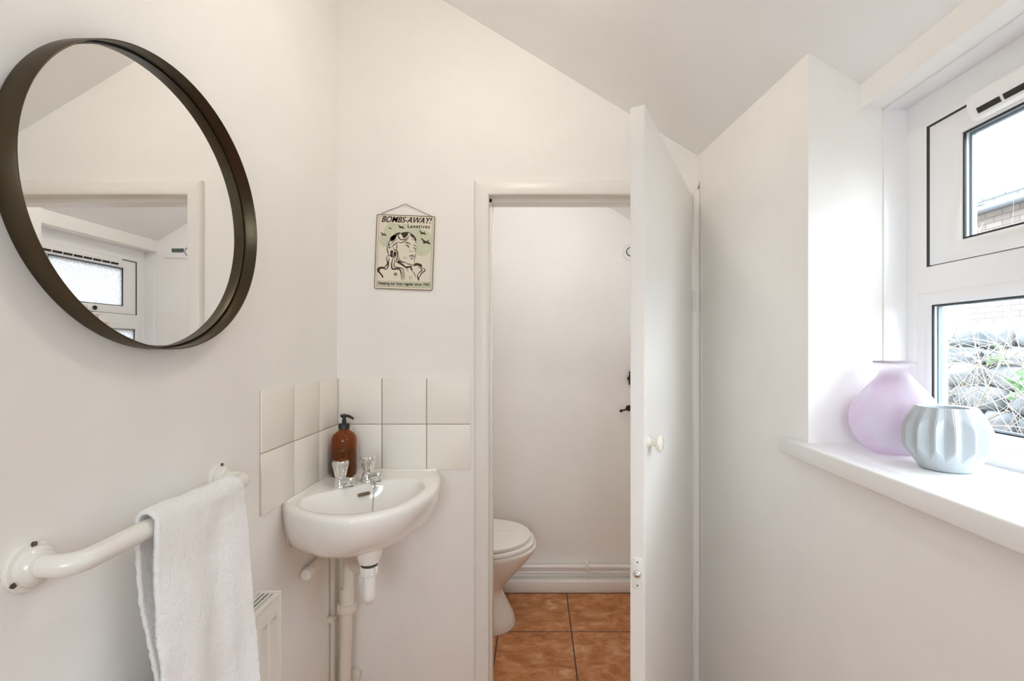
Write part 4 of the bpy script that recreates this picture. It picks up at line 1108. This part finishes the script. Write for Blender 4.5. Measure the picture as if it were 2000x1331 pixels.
# ------------------------------------------------------------------ outside
GZ = .55
tag(MB().box(XO+.02, 12, -8, 14, GZ-.3, GZ).build('garden_ground', M['soil'], smooth=False), kind='structure')
# dry stone wall: each stone shaped inside one wall
random.seed(11)
mb = MB()
z = GZ; row = 0
WX = 2.55
while z < H+.10:
    hgt = random.uniform(.09, .16); y = -1.5+random.uniform(0, .2)
    while y < 5.2:
        ln = random.uniform(.16, .42)
        dx = random.uniform(-.03, .03)
        before = len(mb.bm.verts)
        bmesh.ops.create_icosphere(mb.bm, subdivisions=3, radius=.5)
        mb.bm.verts.ensure_lookup_table()
        for v in mb.bm.verts[before:]:
            c_ = v.co.copy(); m_ = max(abs(c_.x), abs(c_.y), abs(c_.z)); c_ = c_.lerp(c_*(.5/m_), .72)
            nn = noise.noise(c_*3+Vector((y*7, z*9, 0)))*.10
            c_ *= 1+nn
            v.co = Vector((WX+.16+dx+c_.x*.34, y+ln/2+c_.y*(ln+.01), z+hgt/2+c_.z*(hgt+.01)))
        y += ln
    z += hgt*.93; row += 1
tag(mb.build('garden_wall', M['stone'], ang=60), 'grey rubble stone garden wall outside, behind the twigs', 'stone wall')
# brambles
random.seed(5)
cu = bpy.data.curves.new('dry_brambles', 'CURVE'); cu.dimensions = '3D'; cu.bevel_depth = .0032; cu.bevel_resolution = 1
def spline(pts, r0, r1):
    s_ = cu.splines.new('POLY'); s_.points.add(len(pts)-1)
    for i, p in enumerate(pts):
        s_.points[i].co = (*p, 1); s_.points[i].radius = r0+(r1-r0)*i/(len(pts)-1)
for k in range(620):
    y0 = random.uniform(.6, 4.2); z0 = random.uniform(GZ, H-.02) if k % 3 else H+random.uniform(-.1, .02); x0 = random.uniform(2.15, 2.5)
    a = random.uniform(0, 2*math.pi); L = random.uniform(.25, .95); d = Vector((random.uniform(-.25, .15), math.cos(a), math.sin(a)*.8+.1)).normalized()
    p = Vector((x0, y0, z0)); P = []
    for i in range(9):
        P.append(p.copy()); p += d*L/8
        d = (d+Vector((random.uniform(-.12, .12), random.uniform(-.22, .22), random.uniform(-.26, .14)))).normalized()
        p.x = min(p.x, 2.56)
    r = random.uniform(.35, 1.0)*(1.6 if k % 17 == 0 else 1)
    spline(P, r, r*.4)
cu.materials.append(M['twig'])
o = bpy.data.objects.new('dry_brambles', cu); C.objects.link(o); tag(o, 'tangle of dry straw coloured twigs in front of the garden wall', 'twigs', kind='stuff')
def plant(name, c, n, R, label, size):
    mb = MB(); random.seed(n)
    for k in range(n):
        d = Vector((random.gauss(0, .5), random.gauss(0, 1), random.gauss(0, .6)))*R*.6; b = c+d
        a = random.uniform(0, 6.28); u = Vector((random.uniform(-.4, .4), math.cos(a), math.sin(a))).normalized(); v = u.cross(Vector((1, 0, random.uniform(-.5, .5)))).normalized()
        s_ = size*random.uniform(.7, 1.3)
        P = [b, b+u*s_*.35+v*s_*.25, b+u*s_*.7+v*s_*.2, b+u*s_, b+u*s_*.7-v*s_*.2, b+u*s_*.35-v*s_*.25]
        mb.prism(P, (0, 0, 0), (.0015, 0, .001))
    tag(mb.build(name, M['leaf'], smooth=False), label, 'plant')
plant('wall_fern', Vector((2.35, 2.24, H-.175)), 34, .075, 'small bright green leafy plant low on the stone wall near the window edge', .035)
plant('moss_tuft', Vector((2.45, 2.50, H-.07)), 22, .05, 'green tuft growing between the wall stones, above the leafy plant', .03)
# neighbouring house
hroot2 = thing('neighbour_house', (6.0, 5, GZ), 'pale brick house with a slate roof beyond the garden', 'house')
EZ = H+.300*6.05
MB().box(6.1, 11, -6, 6.6, GZ, EZ+.02).build('brick_wall', M['brick'], hroot2, False)
mb = MB()
mb.prism([(5.92, -6.2, EZ+.08), (8.6, -6.2, EZ+1.75), (8.6, -6.2, EZ+1.90), (5.92, -6.2, EZ+.15)], (0, -6.2, 0), (0, 6.75, 0))
mb.build('slate_roof', M['slate'], hroot2, False)
gut = MB().tube([(5.88, -6.2, EZ), (5.88, 6.7, EZ)], .055, 12).build('gutter', mat('grey_gutter', (.12, .13, .15), .5), hroot2)
# leafy tree past the roof end
random.seed(2)
trroot = thing('garden_tree', (6.3, 7.4, GZ), 'pale leafy tree top just past the end of the slate roof', 'tree')
MB().tube([(6.3, 7.4, GZ), (6.35, 7.45, H+1.9)], [.09, .05], 10).build('trunk', M['twig'], trroot)
mb = MB()
for k in range(260):
    d = Vector((random.gauss(0, 1), random.gauss(0, 1), random.gauss(0, 1))).normalized()*random.uniform(.2, .55)
    bmesh.ops.create_icosphere(mb.bm, subdivisions=1, radius=random.uniform(.04, .08), matrix=Matrix.Translation(Vector((6.3, 7.4, H+2.25))+d))
mb.build('foliage', M['leaf'], trroot)
